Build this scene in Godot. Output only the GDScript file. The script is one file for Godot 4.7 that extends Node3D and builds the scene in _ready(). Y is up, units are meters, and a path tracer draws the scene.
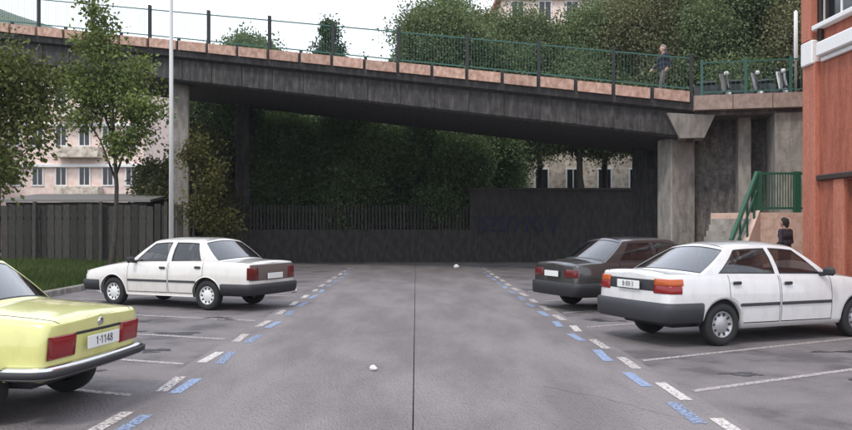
extends Node3D

var M := {}
var taken := {}
var rng := RandomNumberGenerator.new()

# ------------------------------------------------------------------ helpers
func numbered(called: String) -> String:
	if not taken.has(called):
		taken[called] = 0
		return called
	taken[called] += 1
	return "%s_%03d" % [called, taken[called]]

func tag(o: Node, label: String, category: String, group := "") -> Node:
	o.set_meta("label", label)
	o.set_meta("category", category)
	if group != "":
		o.set_meta("group", group)
	return o

func thing(called: String, label: String, category: String, at := Vector3.ZERO, turn := 0.0, group := "") -> Node3D:
	var o := Node3D.new()
	o.name = numbered(called)
	add_child(o)
	o.position = at
	o.rotation.y = turn
	tag(o, label, category, group)
	return o

func setting(called: String) -> Node3D:
	var o := Node3D.new()
	o.name = numbered(called)
	add_child(o)
	o.set_meta("kind", "structure")
	return o

func st_new(smooth := false) -> SurfaceTool:
	var st := SurfaceTool.new()
	st.begin(Mesh.PRIMITIVE_TRIANGLES)
	st.set_smooth_group(0 if smooth else -1)
	return st

func done(st: SurfaceTool) -> ArrayMesh:
	st.generate_normals()
	return st.commit()

func put(called: String, mesh: Mesh, material: Material, parent: Node = null, at := Transform3D.IDENTITY) -> MeshInstance3D:
	var o := MeshInstance3D.new()
	o.mesh = mesh
	o.material_override = material
	o.transform = at
	if parent == null:
		o.name = numbered(called)
		add_child(o)
	else:
		o.name = called
		parent.add_child(o, true)
	return o

func part(called: String, st: SurfaceTool, material: Material, parent: Node = null) -> MeshInstance3D:
	return put(called, done(st), material, parent)

func struct(called: String, st: SurfaceTool, material: Material) -> MeshInstance3D:
	var o := part(called, st, material)
	o.set_meta("kind", "structure")
	return o

func tri(st: SurfaceTool, a: Vector3, b: Vector3, c: Vector3) -> void:
	st.add_vertex(a)
	st.add_vertex(b)
	st.add_vertex(c)

func quad(st: SurfaceTool, a: Vector3, b: Vector3, c: Vector3, d: Vector3) -> void:
	tri(st, a, b, c)
	tri(st, a, c, d)

func tri_out(st: SurfaceTool, a: Vector3, b: Vector3, c: Vector3, mid: Vector3) -> void:
	# clockwise seen from outside
	var n := (c - a).cross(b - a)
	if n.dot((a + b + c) / 3.0 - mid) < 0.0:
		tri(st, a, c, b)
	else:
		tri(st, a, b, c)

func quad_out(st: SurfaceTool, a: Vector3, b: Vector3, c: Vector3, d: Vector3, mid: Vector3) -> void:
	tri_out(st, a, b, c, mid)
	tri_out(st, a, c, d, mid)

# a box with chamfered edges, placed by t
func bx(st: SurfaceTool, t: Transform3D, size: Vector3, ch := 0.0) -> void:
	var h := size * 0.5
	var c = min(ch, min(h.x, min(h.y, h.z)) * 0.9)
	if c <= 0.0:
		var p := []
		for i in 8:
			p.append(t * Vector3(h.x * (1 if i & 1 else -1), h.y * (1 if i & 2 else -1), h.z * (1 if i & 4 else -1)))
		for f in [[0, 1, 3, 2], [4, 5, 7, 6], [0, 1, 5, 4], [2, 3, 7, 6], [0, 2, 6, 4], [1, 3, 7, 5]]:
			quad_out(st, p[f[0]], p[f[1]], p[f[2]], p[f[3]], t.origin)
		return
	var v := func(i: int, ax: int) -> Vector3:
		var s := Vector3(1 if i & 1 else -1, 1 if i & 2 else -1, 1 if i & 4 else -1)
		var q := Vector3(s.x * (h.x - c), s.y * (h.y - c), s.z * (h.z - c))
		q[ax] = s[ax] * h[ax]
		return t * q
	var faces := [[0, 2, 6, 4, 0], [1, 3, 7, 5, 0], [0, 1, 5, 4, 1], [2, 3, 7, 6, 1], [0, 1, 3, 2, 2], [4, 5, 7, 6, 2]]
	for f in faces:
		quad_out(st, v.call(f[0], f[4]), v.call(f[1], f[4]), v.call(f[2], f[4]), v.call(f[3], f[4]), t.origin)
	for i in 8:
		tri_out(st, v.call(i, 0), v.call(i, 1), v.call(i, 2), t.origin)
		for ax in 3:
			var j: int = i | (1 << ax)
			if j != i:
				var a1 := (ax + 1) % 3
				var a2 := (ax + 2) % 3
				quad_out(st, v.call(i, a1), v.call(j, a1), v.call(j, a2), v.call(i, a2), t.origin)

func bat(st: SurfaceTool, at: Vector3, size: Vector3, ch := 0.0, turn := 0.0) -> void:
	bx(st, Transform3D(Basis(Vector3.UP, turn), at), size, ch)

# a bar between two points, rectangular section w (sideways) by h
func bar(st: SurfaceTool, a: Vector3, b: Vector3, w: float, h: float, ch := 0.0) -> void:
	var z := (b - a).normalized()
	var up := Vector3.UP if abs(z.y) < 0.95 else Vector3.RIGHT
	var x := up.cross(z).normalized()
	var y := z.cross(x)
	bx(st, Transform3D(Basis(x, y, z), (a + b) * 0.5), Vector3(w, h, a.distance_to(b)), ch)

func tube(st: SurfaceTool, pts: Array, rad: Array, sides := 8) -> void:
	var rings := []
	var ref := Vector3(0.31, 0.2, 0.93).normalized()
	for i in pts.size():
		var dir: Vector3 = (pts[min(i + 1, pts.size() - 1)] - pts[max(i - 1, 0)]).normalized()
		var x := ref.cross(dir).normalized()
		var y := dir.cross(x)
		var ring := []
		for k in sides:
			var a := TAU * k / sides
			ring.append(pts[i] + (x * cos(a) + y * sin(a)) * rad[i])
		rings.append(ring)
	for i in pts.size() - 1:
		var mid: Vector3 = (pts[i] + pts[i + 1]) * 0.5
		for k in sides:
			var k2 := (k + 1) % sides
			quad_out(st, rings[i][k], rings[i][k2], rings[i + 1][k2], rings[i + 1][k], mid)
	for e in [0, pts.size() - 1]:
		var inner: Vector3 = pts[1] if e == 0 else pts[pts.size() - 2]
		for k in range(1, sides - 1):
			tri_out(st, rings[e][0], rings[e][k], rings[e][k + 1], inner)

# profile points (radius, along x) turned about the x axis
func lathe_x(st: SurfaceTool, prof: Array, at: Vector3, seg := 28, flip := 1.0) -> void:
	for i in prof.size() - 1:
		for k in seg:
			var a := TAU * k / seg
			var b := TAU * (k + 1) / seg
			var p: Vector2 = prof[i]
			var q: Vector2 = prof[i + 1]
			var p0 := at + Vector3(p.y * flip, sin(a) * p.x, cos(a) * p.x)
			var p1 := at + Vector3(p.y * flip, sin(b) * p.x, cos(b) * p.x)
			var q0 := at + Vector3(q.y * flip, sin(a) * q.x, cos(a) * q.x)
			var q1 := at + Vector3(q.y * flip, sin(b) * q.x, cos(b) * q.x)
			if p.x > 0.0001:
				tri(st, p0, p1, q0)
			if q.x > 0.0001:
				tri(st, p1, q1, q0)

func lathe_y(st: SurfaceTool, prof: Array, at: Vector3, seg := 14) -> void:
	for i in prof.size() - 1:
		for k in seg:
			var a := TAU * k / seg
			var b := TAU * (k + 1) / seg
			var p: Vector2 = prof[i]
			var q: Vector2 = prof[i + 1]
			var mid := at + Vector3(0, (p.y + q.y) * 0.5, 0)
			var p0 := at + Vector3(cos(a) * p.x, p.y, sin(a) * p.x)
			var p1 := at + Vector3(cos(b) * p.x, p.y, sin(b) * p.x)
			var q0 := at + Vector3(cos(a) * q.x, q.y, sin(a) * q.x)
			var q1 := at + Vector3(cos(b) * q.x, q.y, sin(b) * q.x)
			if p.x > 0.0001:
				tri_out(st, p0, p1, q0, mid)
			if q.x > 0.0001:
				tri_out(st, p1, q1, q0, mid)

# ------------------------------------------------------------------ materials
func lin(r: float, g: float, b: float) -> Color:
	return Color(r, g, b).linear_to_srgb()

func mat(r: float, g: float, b: float, rough := 0.8, metal := 0.0) -> StandardMaterial3D:
	var m := StandardMaterial3D.new()
	m.albedo_color = lin(r, g, b)
	m.roughness = rough
	m.metallic = metal
	m.cull_mode = BaseMaterial3D.CULL_DISABLED
	return m

func noise_image(n_seed: int, freq: float, octaves: int, size := 512, kind := FastNoiseLite.TYPE_SIMPLEX_SMOOTH) -> Image:
	var n := FastNoiseLite.new()
	n.seed = n_seed
	n.noise_type = kind
	n.frequency = freq
	n.fractal_octaves = octaves
	n.fractal_gain = 0.6
	return n.get_seamless_image(size, size)

# grey noise to a colour ramp of linear colours, stops [[x, r, g, b], ...]
func ramp_tex(img: Image, stops: Array, with_alpha := false) -> ImageTexture:
	img.convert(Image.FORMAT_L8)
	var src := img.get_data()
	var w := img.get_width()
	var h := img.get_height()
	var lut := []
	for v in 256:
		var x := v / 255.0
		var c: Array = stops[stops.size() - 1]
		if x <= stops[0][0]:
			c = stops[0]
		else:
			for i in stops.size() - 1:
				if x >= stops[i][0] and x < stops[i + 1][0]:
					var t: float = (x - stops[i][0]) / (stops[i + 1][0] - stops[i][0])
					c = []
					for k in stops[i].size():
						c.append(lerp(float(stops[i][k]), float(stops[i + 1][k]), t))
		var s := lin(c[1], c[2], c[3])
		lut.append([int(s.r * 255), int(s.g * 255), int(s.b * 255), int((c[4] if c.size() > 4 else 1.0) * 255)])
	var step := 4 if with_alpha else 3
	var out := PackedByteArray()
	out.resize(w * h * step)
	for i in w * h:
		var e: Array = lut[src[i]]
		out[i * step] = e[0]
		out[i * step + 1] = e[1]
		out[i * step + 2] = e[2]
		if with_alpha:
			out[i * step + 3] = e[3]
	return ImageTexture.create_from_image(Image.create_from_data(w, h, false, Image.FORMAT_RGBA8 if with_alpha else Image.FORMAT_RGB8, out))

func normal_tex(img: Image, strength: float) -> ImageTexture:
	var i := img.duplicate() as Image
	i.convert(Image.FORMAT_RGBA8)
	i.bump_map_to_normal_map(strength)
	return ImageTexture.create_from_image(i)

# a world-triplanar surface: coarse colour, finer detail multiplied in, bumps
func surface(coarse: ImageTexture, scale: Vector3, fine: ImageTexture, fscale: Vector3, normal: ImageTexture, nstr: float, rough: float) -> StandardMaterial3D:
	var m := StandardMaterial3D.new()
	m.albedo_texture = coarse
	m.uv1_triplanar = true
	m.uv1_world_triplanar = true
	m.uv1_scale = scale
	m.roughness = rough
	m.cull_mode = BaseMaterial3D.CULL_DISABLED
	if fine:
		m.detail_enabled = true
		m.detail_albedo = fine
		m.detail_blend_mode = BaseMaterial3D.BLEND_MODE_MUL
		m.detail_uv_layer = BaseMaterial3D.DETAIL_UV_2
		m.uv2_triplanar = true
		m.uv2_world_triplanar = true
		m.uv2_scale = fscale
	if normal:
		m.normal_enabled = true
		m.normal_texture = normal
		m.normal_scale = nstr
	return m

func make_materials() -> void:
	var n_big := noise_image(11, 0.006, 5)
	var n_mid := noise_image(12, 0.02, 5)
	var n_fine := noise_image(13, 0.12, 3)
	var n_grit := noise_image(14, 0.3, 2)
	var fine_mul := ramp_tex(n_fine.duplicate(), [[0.15, 0.62, 0.62, 0.62], [0.5, 0.92, 0.92, 0.92], [0.85, 1, 1, 1]])
	var grit_mul := ramp_tex(n_grit.duplicate(), [[0.2, 0.5, 0.5, 0.5], [0.5, 0.85, 0.85, 0.85], [0.8, 1, 1, 1]])
	var mid_mul := ramp_tex(n_mid.duplicate(), [[0.2, 0.55, 0.55, 0.55], [0.55, 0.9, 0.9, 0.9], [0.8, 1, 1, 1]])
	var grit_n := normal_tex(n_grit, 2.0)
	var fine_n := normal_tex(n_fine, 2.0)
	M.road = surface(ramp_tex(n_big.duplicate(), [[0.25, 0.19, 0.167, 0.165], [0.5, 0.225, 0.2, 0.196], [0.75, 0.26, 0.232, 0.226]]), Vector3(1.0 / 4.0, 1.0, 1.0 / 14.0), grit_mul, Vector3.ONE / 2.2, grit_n, 1.0, 0.88)
	M.parking = surface(ramp_tex(n_big.duplicate(), [[0.2, 0.11, 0.098, 0.098], [0.42, 0.18, 0.16, 0.16], [0.75, 0.225, 0.2, 0.197]]), Vector3.ONE / 5.3, grit_mul, Vector3.ONE / 2.0, grit_n, 1.0, 0.88)
	M.pavement = surface(ramp_tex(n_mid.duplicate(), [[0.2, 0.12, 0.115, 0.11], [0.8, 0.2, 0.19, 0.18]]), Vector3.ONE / 4.0, grit_mul, Vector3.ONE / 1.5, grit_n, 0.6, 0.85)
	M.soil = surface(ramp_tex(n_mid.duplicate(), [[0.2, 0.02, 0.022, 0.012], [0.5, 0.04, 0.05, 0.02], [0.8, 0.07, 0.07, 0.035]]), Vector3.ONE / 3.0, fine_mul, Vector3.ONE / 2.0, fine_n, 1.0, 0.95)
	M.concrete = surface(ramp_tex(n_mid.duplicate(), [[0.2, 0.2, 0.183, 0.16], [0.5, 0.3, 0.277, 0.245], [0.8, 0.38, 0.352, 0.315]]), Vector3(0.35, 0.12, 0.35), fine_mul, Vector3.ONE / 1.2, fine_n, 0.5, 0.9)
	M.sooty_shaded = surface(ramp_tex(n_mid.duplicate(), [[0.25, 0.042, 0.039, 0.039], [0.55, 0.06, 0.056, 0.055], [0.75, 0.1, 0.094, 0.09]]), Vector3(0.5, 0.08, 0.5), mid_mul, Vector3(0.3, 0.2, 0.3), fine_n, 0.5, 0.9)  # stained girder concrete; on the rear piers it stands in for deck shade
	M.dark_wall = surface(ramp_tex(n_mid.duplicate(), [[0.2, 0.04, 0.035, 0.034], [0.8, 0.075, 0.067, 0.063]]), Vector3(0.4, 0.15, 0.4), fine_mul, Vector3.ONE / 0.8, fine_n, 1.0, 0.95)  # dark stone, lowered further to stand in for shade under the deck
	M.stained = surface(ramp_tex(n_mid.duplicate(), [[0.2, 0.085, 0.076, 0.07], [0.5, 0.14, 0.125, 0.113], [0.8, 0.22, 0.195, 0.175]]), Vector3(0.4, 0.12, 0.4), mid_mul, Vector3.ONE / 2.1, fine_n, 0.5, 0.9)  # mid-dark concrete; on the recessed wall its tone stands in for shade
	M.stone_pink = []
	for k in 3:
		var f = [0.9, 1.0, 1.1][k]
		M.stone_pink.append(surface(ramp_tex(n_mid.duplicate(), [[0.2, 0.34 * f, 0.2 * f, 0.145 * f], [0.5, 0.5 * f, 0.315 * f, 0.24 * f], [0.8, 0.62 * f, 0.42 * f, 0.34 * f]]), Vector3(0.5, 0.3, 0.5), fine_mul, Vector3.ONE / 0.9, fine_n, 0.5, 0.85))
	M.stone_brown = surface(ramp_tex(n_mid.duplicate(), [[0.2, 0.27, 0.2, 0.165], [0.8, 0.42, 0.32, 0.27]]), Vector3(0.5, 0.3, 0.5), fine_mul, Vector3.ONE / 0.9, fine_n, 0.5, 0.85)
	M.red_render = surface(ramp_tex(n_mid.duplicate(), [[0.2, 0.33, 0.095, 0.055], [0.5, 0.4, 0.12, 0.07], [0.8, 0.45, 0.145, 0.088]]), Vector3(0.35, 0.06, 0.35), fine_mul, Vector3(0.8, 0.2, 0.8), fine_n, 0.4, 0.85)
	M.red_pilaster = surface(ramp_tex(n_mid.duplicate(), [[0.2, 0.48, 0.16, 0.1], [0.8, 0.55, 0.21, 0.14]]), Vector3(0.35, 0.06, 0.35), fine_mul, Vector3(0.8, 0.2, 0.8), fine_n, 0.4, 0.85)
	M.pink_render = surface(ramp_tex(n_mid.duplicate(), [[0.2, 0.5, 0.28, 0.2], [0.8, 0.68, 0.44, 0.34]]), Vector3.ONE / 3.0, mid_mul, Vector3.ONE / 2.5, null, 0, 0.85)
	M.peach_wall = surface(ramp_tex(n_mid.duplicate(), [[0.2, 0.55, 0.36, 0.27], [0.5, 0.64, 0.45, 0.36], [0.8, 0.7, 0.52, 0.43]]), Vector3.ONE / 3.0, fine_mul, Vector3.ONE / 1.7, null, 0, 0.85)
	M.far_pink = surface(ramp_tex(n_mid.duplicate(), [[0.2, 0.72, 0.53, 0.46], [0.8, 0.82, 0.7, 0.64]]), Vector3.ONE / 6.0, null, Vector3.ONE / 7.0, null, 0, 0.9)
	M.far_cream = surface(ramp_tex(n_mid.duplicate(), [[0.2, 0.6, 0.5, 0.4], [0.8, 0.78, 0.7, 0.6]]), Vector3.ONE / 6.0, mid_mul, Vector3.ONE / 7.0, null, 0, 0.9)
	M.far_red = surface(ramp_tex(n_mid.duplicate(), [[0.2, 0.45, 0.19, 0.13], [0.8, 0.58, 0.28, 0.2]]), Vector3.ONE / 6.0, mid_mul, Vector3.ONE / 7.0, null, 0, 0.9)
	M.hill = surface(ramp_tex(n_mid.duplicate(), [[0.2, 0.045, 0.075, 0.03], [0.8, 0.1, 0.14, 0.055]]), Vector3.ONE / 160.0, mid_mul, Vector3.ONE / 70.0, null, 0, 1.0)
	M.trim_white = surface(ramp_tex(n_mid.duplicate(), [[0.2, 0.78, 0.77, 0.75], [0.8, 0.86, 0.85, 0.84]]), Vector3.ONE, null, Vector3.ONE / 1.5, fine_n, 0.3, 0.8)
	M.bark = surface(ramp_tex(n_mid.duplicate(), [[0.2, 0.025, 0.02, 0.015], [0.8, 0.1, 0.085, 0.07]]), Vector3(3, 0.6, 3), fine_mul, Vector3.ONE * 2, fine_n, 1.5, 0.95)
	M.pale_bark = surface(ramp_tex(n_mid.duplicate(), [[0.2, 0.08, 0.07, 0.055], [0.8, 0.22, 0.2, 0.17]]), Vector3(3, 0.6, 3), fine_mul, Vector3.ONE * 2, fine_n, 1.5, 0.95)
	M.fence_wood = []
	for k in 3:
		var f = [0.75, 1.0, 1.3][k]
		M.fence_wood.append(surface(ramp_tex(n_mid.duplicate(), [[0.2, 0.027 * f, 0.026 * f, 0.022 * f], [0.8, 0.066 * f, 0.062 * f, 0.052 * f]]), Vector3(3, 0.3, 3), fine_mul, Vector3(4, 0.5, 4), fine_n, 0.8, 0.9))
	# road paint, worn through in places
	var worn := noise_image(21, 0.09, 4, 512)
	for e in [["paint_white", 0.62, 0.57, 0.53], ["paint_blue", 0.27, 0.34, 0.5], ["paint_line", 0.42, 0.38, 0.36], ["paint_white_worn", 0.55, 0.5, 0.47], ["paint_blue_worn", 0.25, 0.31, 0.44]]:
		var cut := 0.33 if e[0] == "paint_line" else (0.37 if "worn" in e[0] else 0.28)
		var m := StandardMaterial3D.new()
		m.albedo_texture = ramp_tex(worn.duplicate(), [[cut - 0.1, e[1] * 0.7, e[2] * 0.7, e[3] * 0.7, 0.0], [cut + 0.08, e[1] * 0.85, e[2] * 0.85, e[3] * 0.85, 0.85], [0.75, e[1], e[2], e[3], 1.0]], true)
		m.transparency = BaseMaterial3D.TRANSPARENCY_ALPHA
		m.uv1_triplanar = true
		m.uv1_world_triplanar = true
		m.uv1_scale = Vector3.ONE / 2.3
		m.roughness = 0.75
		M[e[0]] = m
	M.steel_white = mat(0.66, 0.66, 0.64, 0.45)
	M.rail_green = mat(0.025, 0.1, 0.078, 0.5)
	M.post_black = mat(0.012, 0.016, 0.016, 0.6)
	M.bright_green = mat(0.013, 0.085, 0.045, 0.5)
	M.roof_grey = mat(0.2, 0.19, 0.18, 0.85)
	M.window_dark = mat(0.02, 0.022, 0.026, 0.08)
	M.frame_white = mat(0.75, 0.74, 0.72, 0.5)
	M.iron = mat(0.02, 0.02, 0.02, 0.5)
	M.poster_blue = mat(0.05, 0.13, 0.3, 0.6)
	M.pipe = mat(0.05, 0.035, 0.03, 0.6)
	M.litter = mat(0.8, 0.8, 0.78, 0.8)
	# cars
	M.tyre = mat(0.017, 0.017, 0.018, 0.85)
	M.rubber = mat(0.022, 0.022, 0.024, 0.6)
	M.bumper_grey = mat(0.035, 0.036, 0.04, 0.55)
	M.cabin = mat(0.025, 0.025, 0.028, 0.9)
	M.seat = mat(0.06, 0.06, 0.066, 0.95)
	M.chrome = mat(0.65, 0.65, 0.65, 0.2, 1.0)
	M.hub = mat(0.42, 0.42, 0.43, 0.4, 0.6)
	M.hub_white = mat(0.66, 0.66, 0.64, 0.45)
	M.plate = mat(0.72, 0.72, 0.7, 0.5)
	M.ink = mat(0.03, 0.03, 0.035, 0.6)
	M.lens_red = mat(0.22, 0.012, 0.014, 0.15)
	M.lens_dark_red = mat(0.12, 0.012, 0.012, 0.2)
	M.lens_orange = mat(0.45, 0.09, 0.02, 0.15)
	M.lens_clear = mat(0.6, 0.6, 0.6, 0.15)
	M.grime = mat(0.13, 0.1, 0.085, 0.6)
	for e in [["car_white", 0.66, 0.65, 0.645], ["car_cream_white", 0.66, 0.635, 0.595], ["car_yellow", 0.66, 0.645, 0.235], ["car_dark", 0.035, 0.031, 0.031]]:
		var m := mat(e[1], e[2], e[3], 0.32)
		m.clearcoat_enabled = true
		m.clearcoat = 1.0
		m.clearcoat_roughness = 0.06
		m.albedo_color = Color.WHITE
		m.albedo_texture = ramp_tex(n_mid.duplicate(), [[0.2, e[1] * 0.92, e[2] * 0.905, e[3] * 0.885], [0.5, e[1] * 0.98, e[2] * 0.977, e[3] * 0.97], [0.8, e[1], e[2], e[3]]])
		m.uv1_triplanar = true
		m.uv1_scale = Vector3(0.5, 0.25, 0.5)
		M[e[0]] = m
	var g := StandardMaterial3D.new()
	g.albedo_color = Color(0.12, 0.135, 0.155, 0.72)
	g.transparency = BaseMaterial3D.TRANSPARENCY_ALPHA
	g.roughness = 0.03
	g.metallic_specular = 1.0
	g.clearcoat_enabled = true
	g.clearcoat = 1.0
	g.clearcoat_roughness = 0.03
	g.cull_mode = BaseMaterial3D.CULL_DISABLED
	M.glass = g
	var gs := g.duplicate() as StandardMaterial3D
	gs.albedo_color = Color(0.1, 0.115, 0.13, 0.42)
	M.glass_side = gs

# ------------------------------------------------------------------ foliage
func leaf_clump(n_seed: int, leaves: int, leaf: float) -> ArrayMesh:
	var r := RandomNumberGenerator.new()
	r.seed = n_seed
	var st := st_new()
	for i in leaves:
		var c := Vector3(r.randfn(), r.randfn(), r.randfn()) * 0.42
		var dir := (c.normalized() + Vector3(r.randfn(), r.randfn() - 0.5, r.randfn()) * 0.6).normalized()
		var side := dir.cross(Vector3(r.randfn(), r.randfn(), r.randfn()).normalized()).normalized()
		var up := side.cross(dir)
		var l := leaf * r.randf_range(0.7, 1.35)
		var w := l * 0.34
		var mid := c + dir * l * 0.5 + up * l * 0.06
		tri(st, c, mid + side * w, c + dir * l)
		tri(st, c, c + dir * l, mid - side * w)
	return done(st)

func leaf_mat(back := 0.7) -> StandardMaterial3D:
	var m := StandardMaterial3D.new()
	m.vertex_color_use_as_albedo = true
	m.roughness = 0.6
	m.metallic_specular = 0.3
	m.cull_mode = BaseMaterial3D.CULL_DISABLED
	m.backlight_enabled = true
	m.backlight = Color(back, back, back * 0.6)
	return m

# lobes [[centre, radii], ...] filled with clumps; colours a..b (linear)
func foliage(called: String, parent: Node, lobes: Array, density: float, clump: float, mesh: Mesh, a: Color, b: Color, n_seed: int, shell := 0.62) -> MultiMeshInstance3D:
	var r := RandomNumberGenerator.new()
	r.seed = n_seed
	var xs: Array[Transform3D] = []
	var cs: Array[Color] = []
	for lb in lobes:
		var rad: Vector3 = lb[1]
		var n := int(density * pow(rad.x * rad.y * rad.z, 0.667) * 4.0)
		# a few sub-clusters in each lobe leave gaps between them
		var subs := []
		for k in 9:
			var q := Vector3(r.randfn(), r.randfn(), r.randfn()).normalized() * r.randf_range(0.35, 0.95)
			subs.append([q, r.randf_range(0.28, 0.55), r.randf_range(0.85, 1.15)])
		for i in n:
			var s: Array = subs[r.randi() % subs.size()]
			var q: Vector3 = s[0] + Vector3(r.randfn(), r.randfn(), r.randfn()) * s[1] * shell
			var p: Vector3 = lb[0] + q * rad
			var bas := Basis(Vector3(r.randfn(), r.randfn(), r.randfn()).normalized(), r.randf() * TAU).scaled(Vector3.ONE * clump * r.randf_range(0.6, 1.3))
			xs.append(Transform3D(bas, p))
			var t := clampf(0.25 + r.randf() * 0.5 + r.randfn() * 0.1, 0, 1)
			var c: Color = a.lerp(b, t) * float(s[2])
			cs.append(Color(c.r, c.g, c.b))
	var mm := MultiMesh.new()
	mm.transform_format = MultiMesh.TRANSFORM_3D
	mm.use_colors = true
	mm.mesh = mesh
	mm.instance_count = xs.size()
	for i in xs.size():
		mm.set_instance_transform(i, xs[i])
		mm.set_instance_color(i, cs[i])
	var o := MultiMeshInstance3D.new()
	o.multimesh = mm
	o.material_override = M.leaf
	o.set_meta("kind", "stuff")
	o.name = called
	parent.add_child(o, true)
	return o

# tree with a bent trunk, limbs to each lobe and a crown
func tree(called: String, label: String, at: Vector3, r0: float, fork: float, lobes: Array, density: float, clump: float, mesh: Mesh, a: Color, b: Color, n_seed: int, group: String, bark: Material = null) -> Node3D:
	var t := thing(called, label, "tree", at, 0.0, group)
	var r := RandomNumberGenerator.new()
	r.seed = n_seed
	var tr := st_new(true)
	var top: Vector3 = lobes[0][0]
	var f := Vector3(r.randf_range(-0.15, 0.15), fork, r.randf_range(-0.15, 0.15))
	tube(tr, [Vector3(0, -0.25, 0), Vector3(0, 0.15, 0), f * 0.5 + Vector3(r.randf_range(-0.08, 0.08), 0, 0), f, f.lerp(top, 0.5) + Vector3(0.1, 0, 0), top], [r0 * 1.35, r0 * 1.05, r0 * 0.9, r0 * 0.75, r0 * 0.42, r0 * 0.15], 9)
	var bm: Material = bark if bark else M.bark
	part("trunk", tr, bm, t)
	for i in range(1, lobes.size()):
		var lm := st_new(true)
		var e: Vector3 = lobes[i][0]
		var s := f.lerp(top, r.randf_range(0.0, 0.35))
		tube(lm, [s, s.lerp(e, 0.5) + Vector3(0, 0.12 * s.distance_to(e), 0), e], [r0 * 0.45, r0 * 0.28, r0 * 0.1], 6)
		part("limb", lm, bm, t)
	foliage("crown", t, lobes, density, clump, mesh, a, b, n_seed + 7)
	return t

# ------------------------------------------------------------------ cars
func pchip(p: Array, u: float) -> float:
	var n := p.size()
	if u <= p[0][0]:
		return p[0][1]
	if u >= p[n - 1][0]:
		return p[n - 1][1]
	var i := 0
	while u > p[i + 1][0]:
		i += 1
	var d := func(k: int) -> float: return (p[k + 1][1] - p[k][1]) / (p[k + 1][0] - p[k][0])
	var m := func(k: int) -> float:
		if k == 0:
			return d.call(0)
		if k == n - 1:
			return d.call(n - 2)
		var a: float = d.call(k - 1)
		var b: float = d.call(k)
		return 0.0 if a * b <= 0.0 else 2.0 * a * b / (a + b)
	var h: float = p[i + 1][0] - p[i][0]
	var t: float = (u - p[i][0]) / h
	var t2 := t * t
	var t3 := t2 * t
	return (2 * t3 - 3 * t2 + 1) * p[i][1] + (t3 - 2 * t2 + t) * h * m.call(i) + (-2 * t3 + 3 * t2) * p[i + 1][1] + (t3 - t2) * h * m.call(i + 1)

const ROWS := [0.0, 0.1, 0.118, 0.3, 0.48, 0.62, 0.76, 0.88, 0.955, 1.0]
const SIDE := [[0.0, -0.06], [0.1, -0.026], [0.3, -0.008], [0.52, -0.002], [0.66, 0.0], [0.82, -0.014], [0.93, -0.03], [1.0, -0.062]]

func lin_arr(p: Array, x: float) -> float:
	for i in p.size() - 1:
		if x <= p[i + 1][0]:
			return lerp(float(p[i][1]), float(p[i + 1][1]), clampf((x - p[i][0]) / (p[i + 1][0] - p[i][0]), 0, 1))
	return p[p.size() - 1][1]

func car_low(c: Dictionary, u: float) -> float:
	var y: float = c.sill + (0.13 if u < c.ar else 0.0) + 0.05 * smoothstep(c.af + c.arch, c.af + c.arch + 0.2, u)
	for ua in [c.ar, c.af]:
		var q: float = abs(u - ua)
		if q < c.arch:
			y = max(y, c.r + sqrt(c.arch * c.arch - q * q) * 1.02)
	return y

# a point of the shell: local z runs backwards from the rear axle
func car_pt(c: Dictionary, u: float, x: float, y: float) -> Vector3:
	var lean := 0.0
	if u < 0.5:
		lean = c.lean_r * (y - 0.55) * (1.0 - u / 0.5)
	elif u > c.L - 0.5:
		lean = -c.lean_f * (y - 0.45) * (1.0 - (c.L - u) / 0.5)
	return Vector3(x, y, c.ar - u - lean)

func car_side(c: Dictionary, u: float, t: float, sgn: float) -> Vector3:
	var lo := car_low(c, u)
	var yb := pchip(c.belt, u)
	var y := lerpf(lo, yb, t)
	return car_pt(c, u, sgn * (pchip(c.plan, u) + lin_arr(SIDE, (y - c.sill) / (yb - c.sill))), y)

# skin at arc position a across the rear (or front): wraps round the corner on to the flank
func car_end(c: Dictionary, front: bool, a: float, y: float, off: float) -> Vector3:
	var s: float = sign(a)
	var q: float = abs(a)
	var ue: float = c.L if front else 0.0
	var w0 := pchip(c.plan, ue)
	var p: Vector3
	var out := Vector3(0, 0, -1.0 if front else 1.0)
	if q <= w0:
		p = car_pt(c, ue, a, y) + out * (0.03 * (1.0 - (a / w0) * (a / w0)))
		var k := smoothstep(w0 - 0.1, w0, q)
		return p + (out + Vector3(s, 0, 0) * k).normalized() * off
	var u: float = (c.L - (q - w0)) if front else (q - w0)
	var yb := pchip(c.belt, u)
	p = car_pt(c, u, s * (pchip(c.plan, u) + lin_arr(SIDE, (y - c.sill) / (yb - c.sill))), y)
	var k2 := 1.0 - smoothstep(0.0, 0.1, q - w0)
	return p + (out * k2 + Vector3(s, 0, 0)).normalized() * off

# a raised band on an end of the car; sec is [[y, offset], ...] from below upwards
func car_band(c: Dictionary, front: bool, a0: float, a1: float, sec: Array, called: String, m: Material, parent: Node) -> MeshInstance3D:
	var st := st_new(true)
	var n: int = max(4, int(abs(a1 - a0) / 0.05))
	var rows := [[sec[0][0], -0.03]] + sec + [[sec[sec.size() - 1][0], -0.03]]
	for i in n:
		var b0 := lerpf(a0, a1, float(i) / n)
		var b1 := lerpf(a0, a1, float(i + 1) / n)
		for k in rows.size() - 1:
			quad(st, car_end(c, front, b0, rows[k][0], rows[k][1]), car_end(c, front, b1, rows[k][0], rows[k][1]), car_end(c, front, b1, rows[k + 1][0], rows[k + 1][1]), car_end(c, front, b0, rows[k + 1][0], rows[k + 1][1]))
	for e in [a0, a1]:
		for k in range(1, rows.size() - 1):
			tri(st, car_end(c, front, e, rows[0][0], -0.03), car_end(c, front, e, rows[k][0], rows[k][1]), car_end(c, front, e, rows[k + 1][0], rows[k + 1][1]))
	return part(called, st, m, parent)

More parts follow.
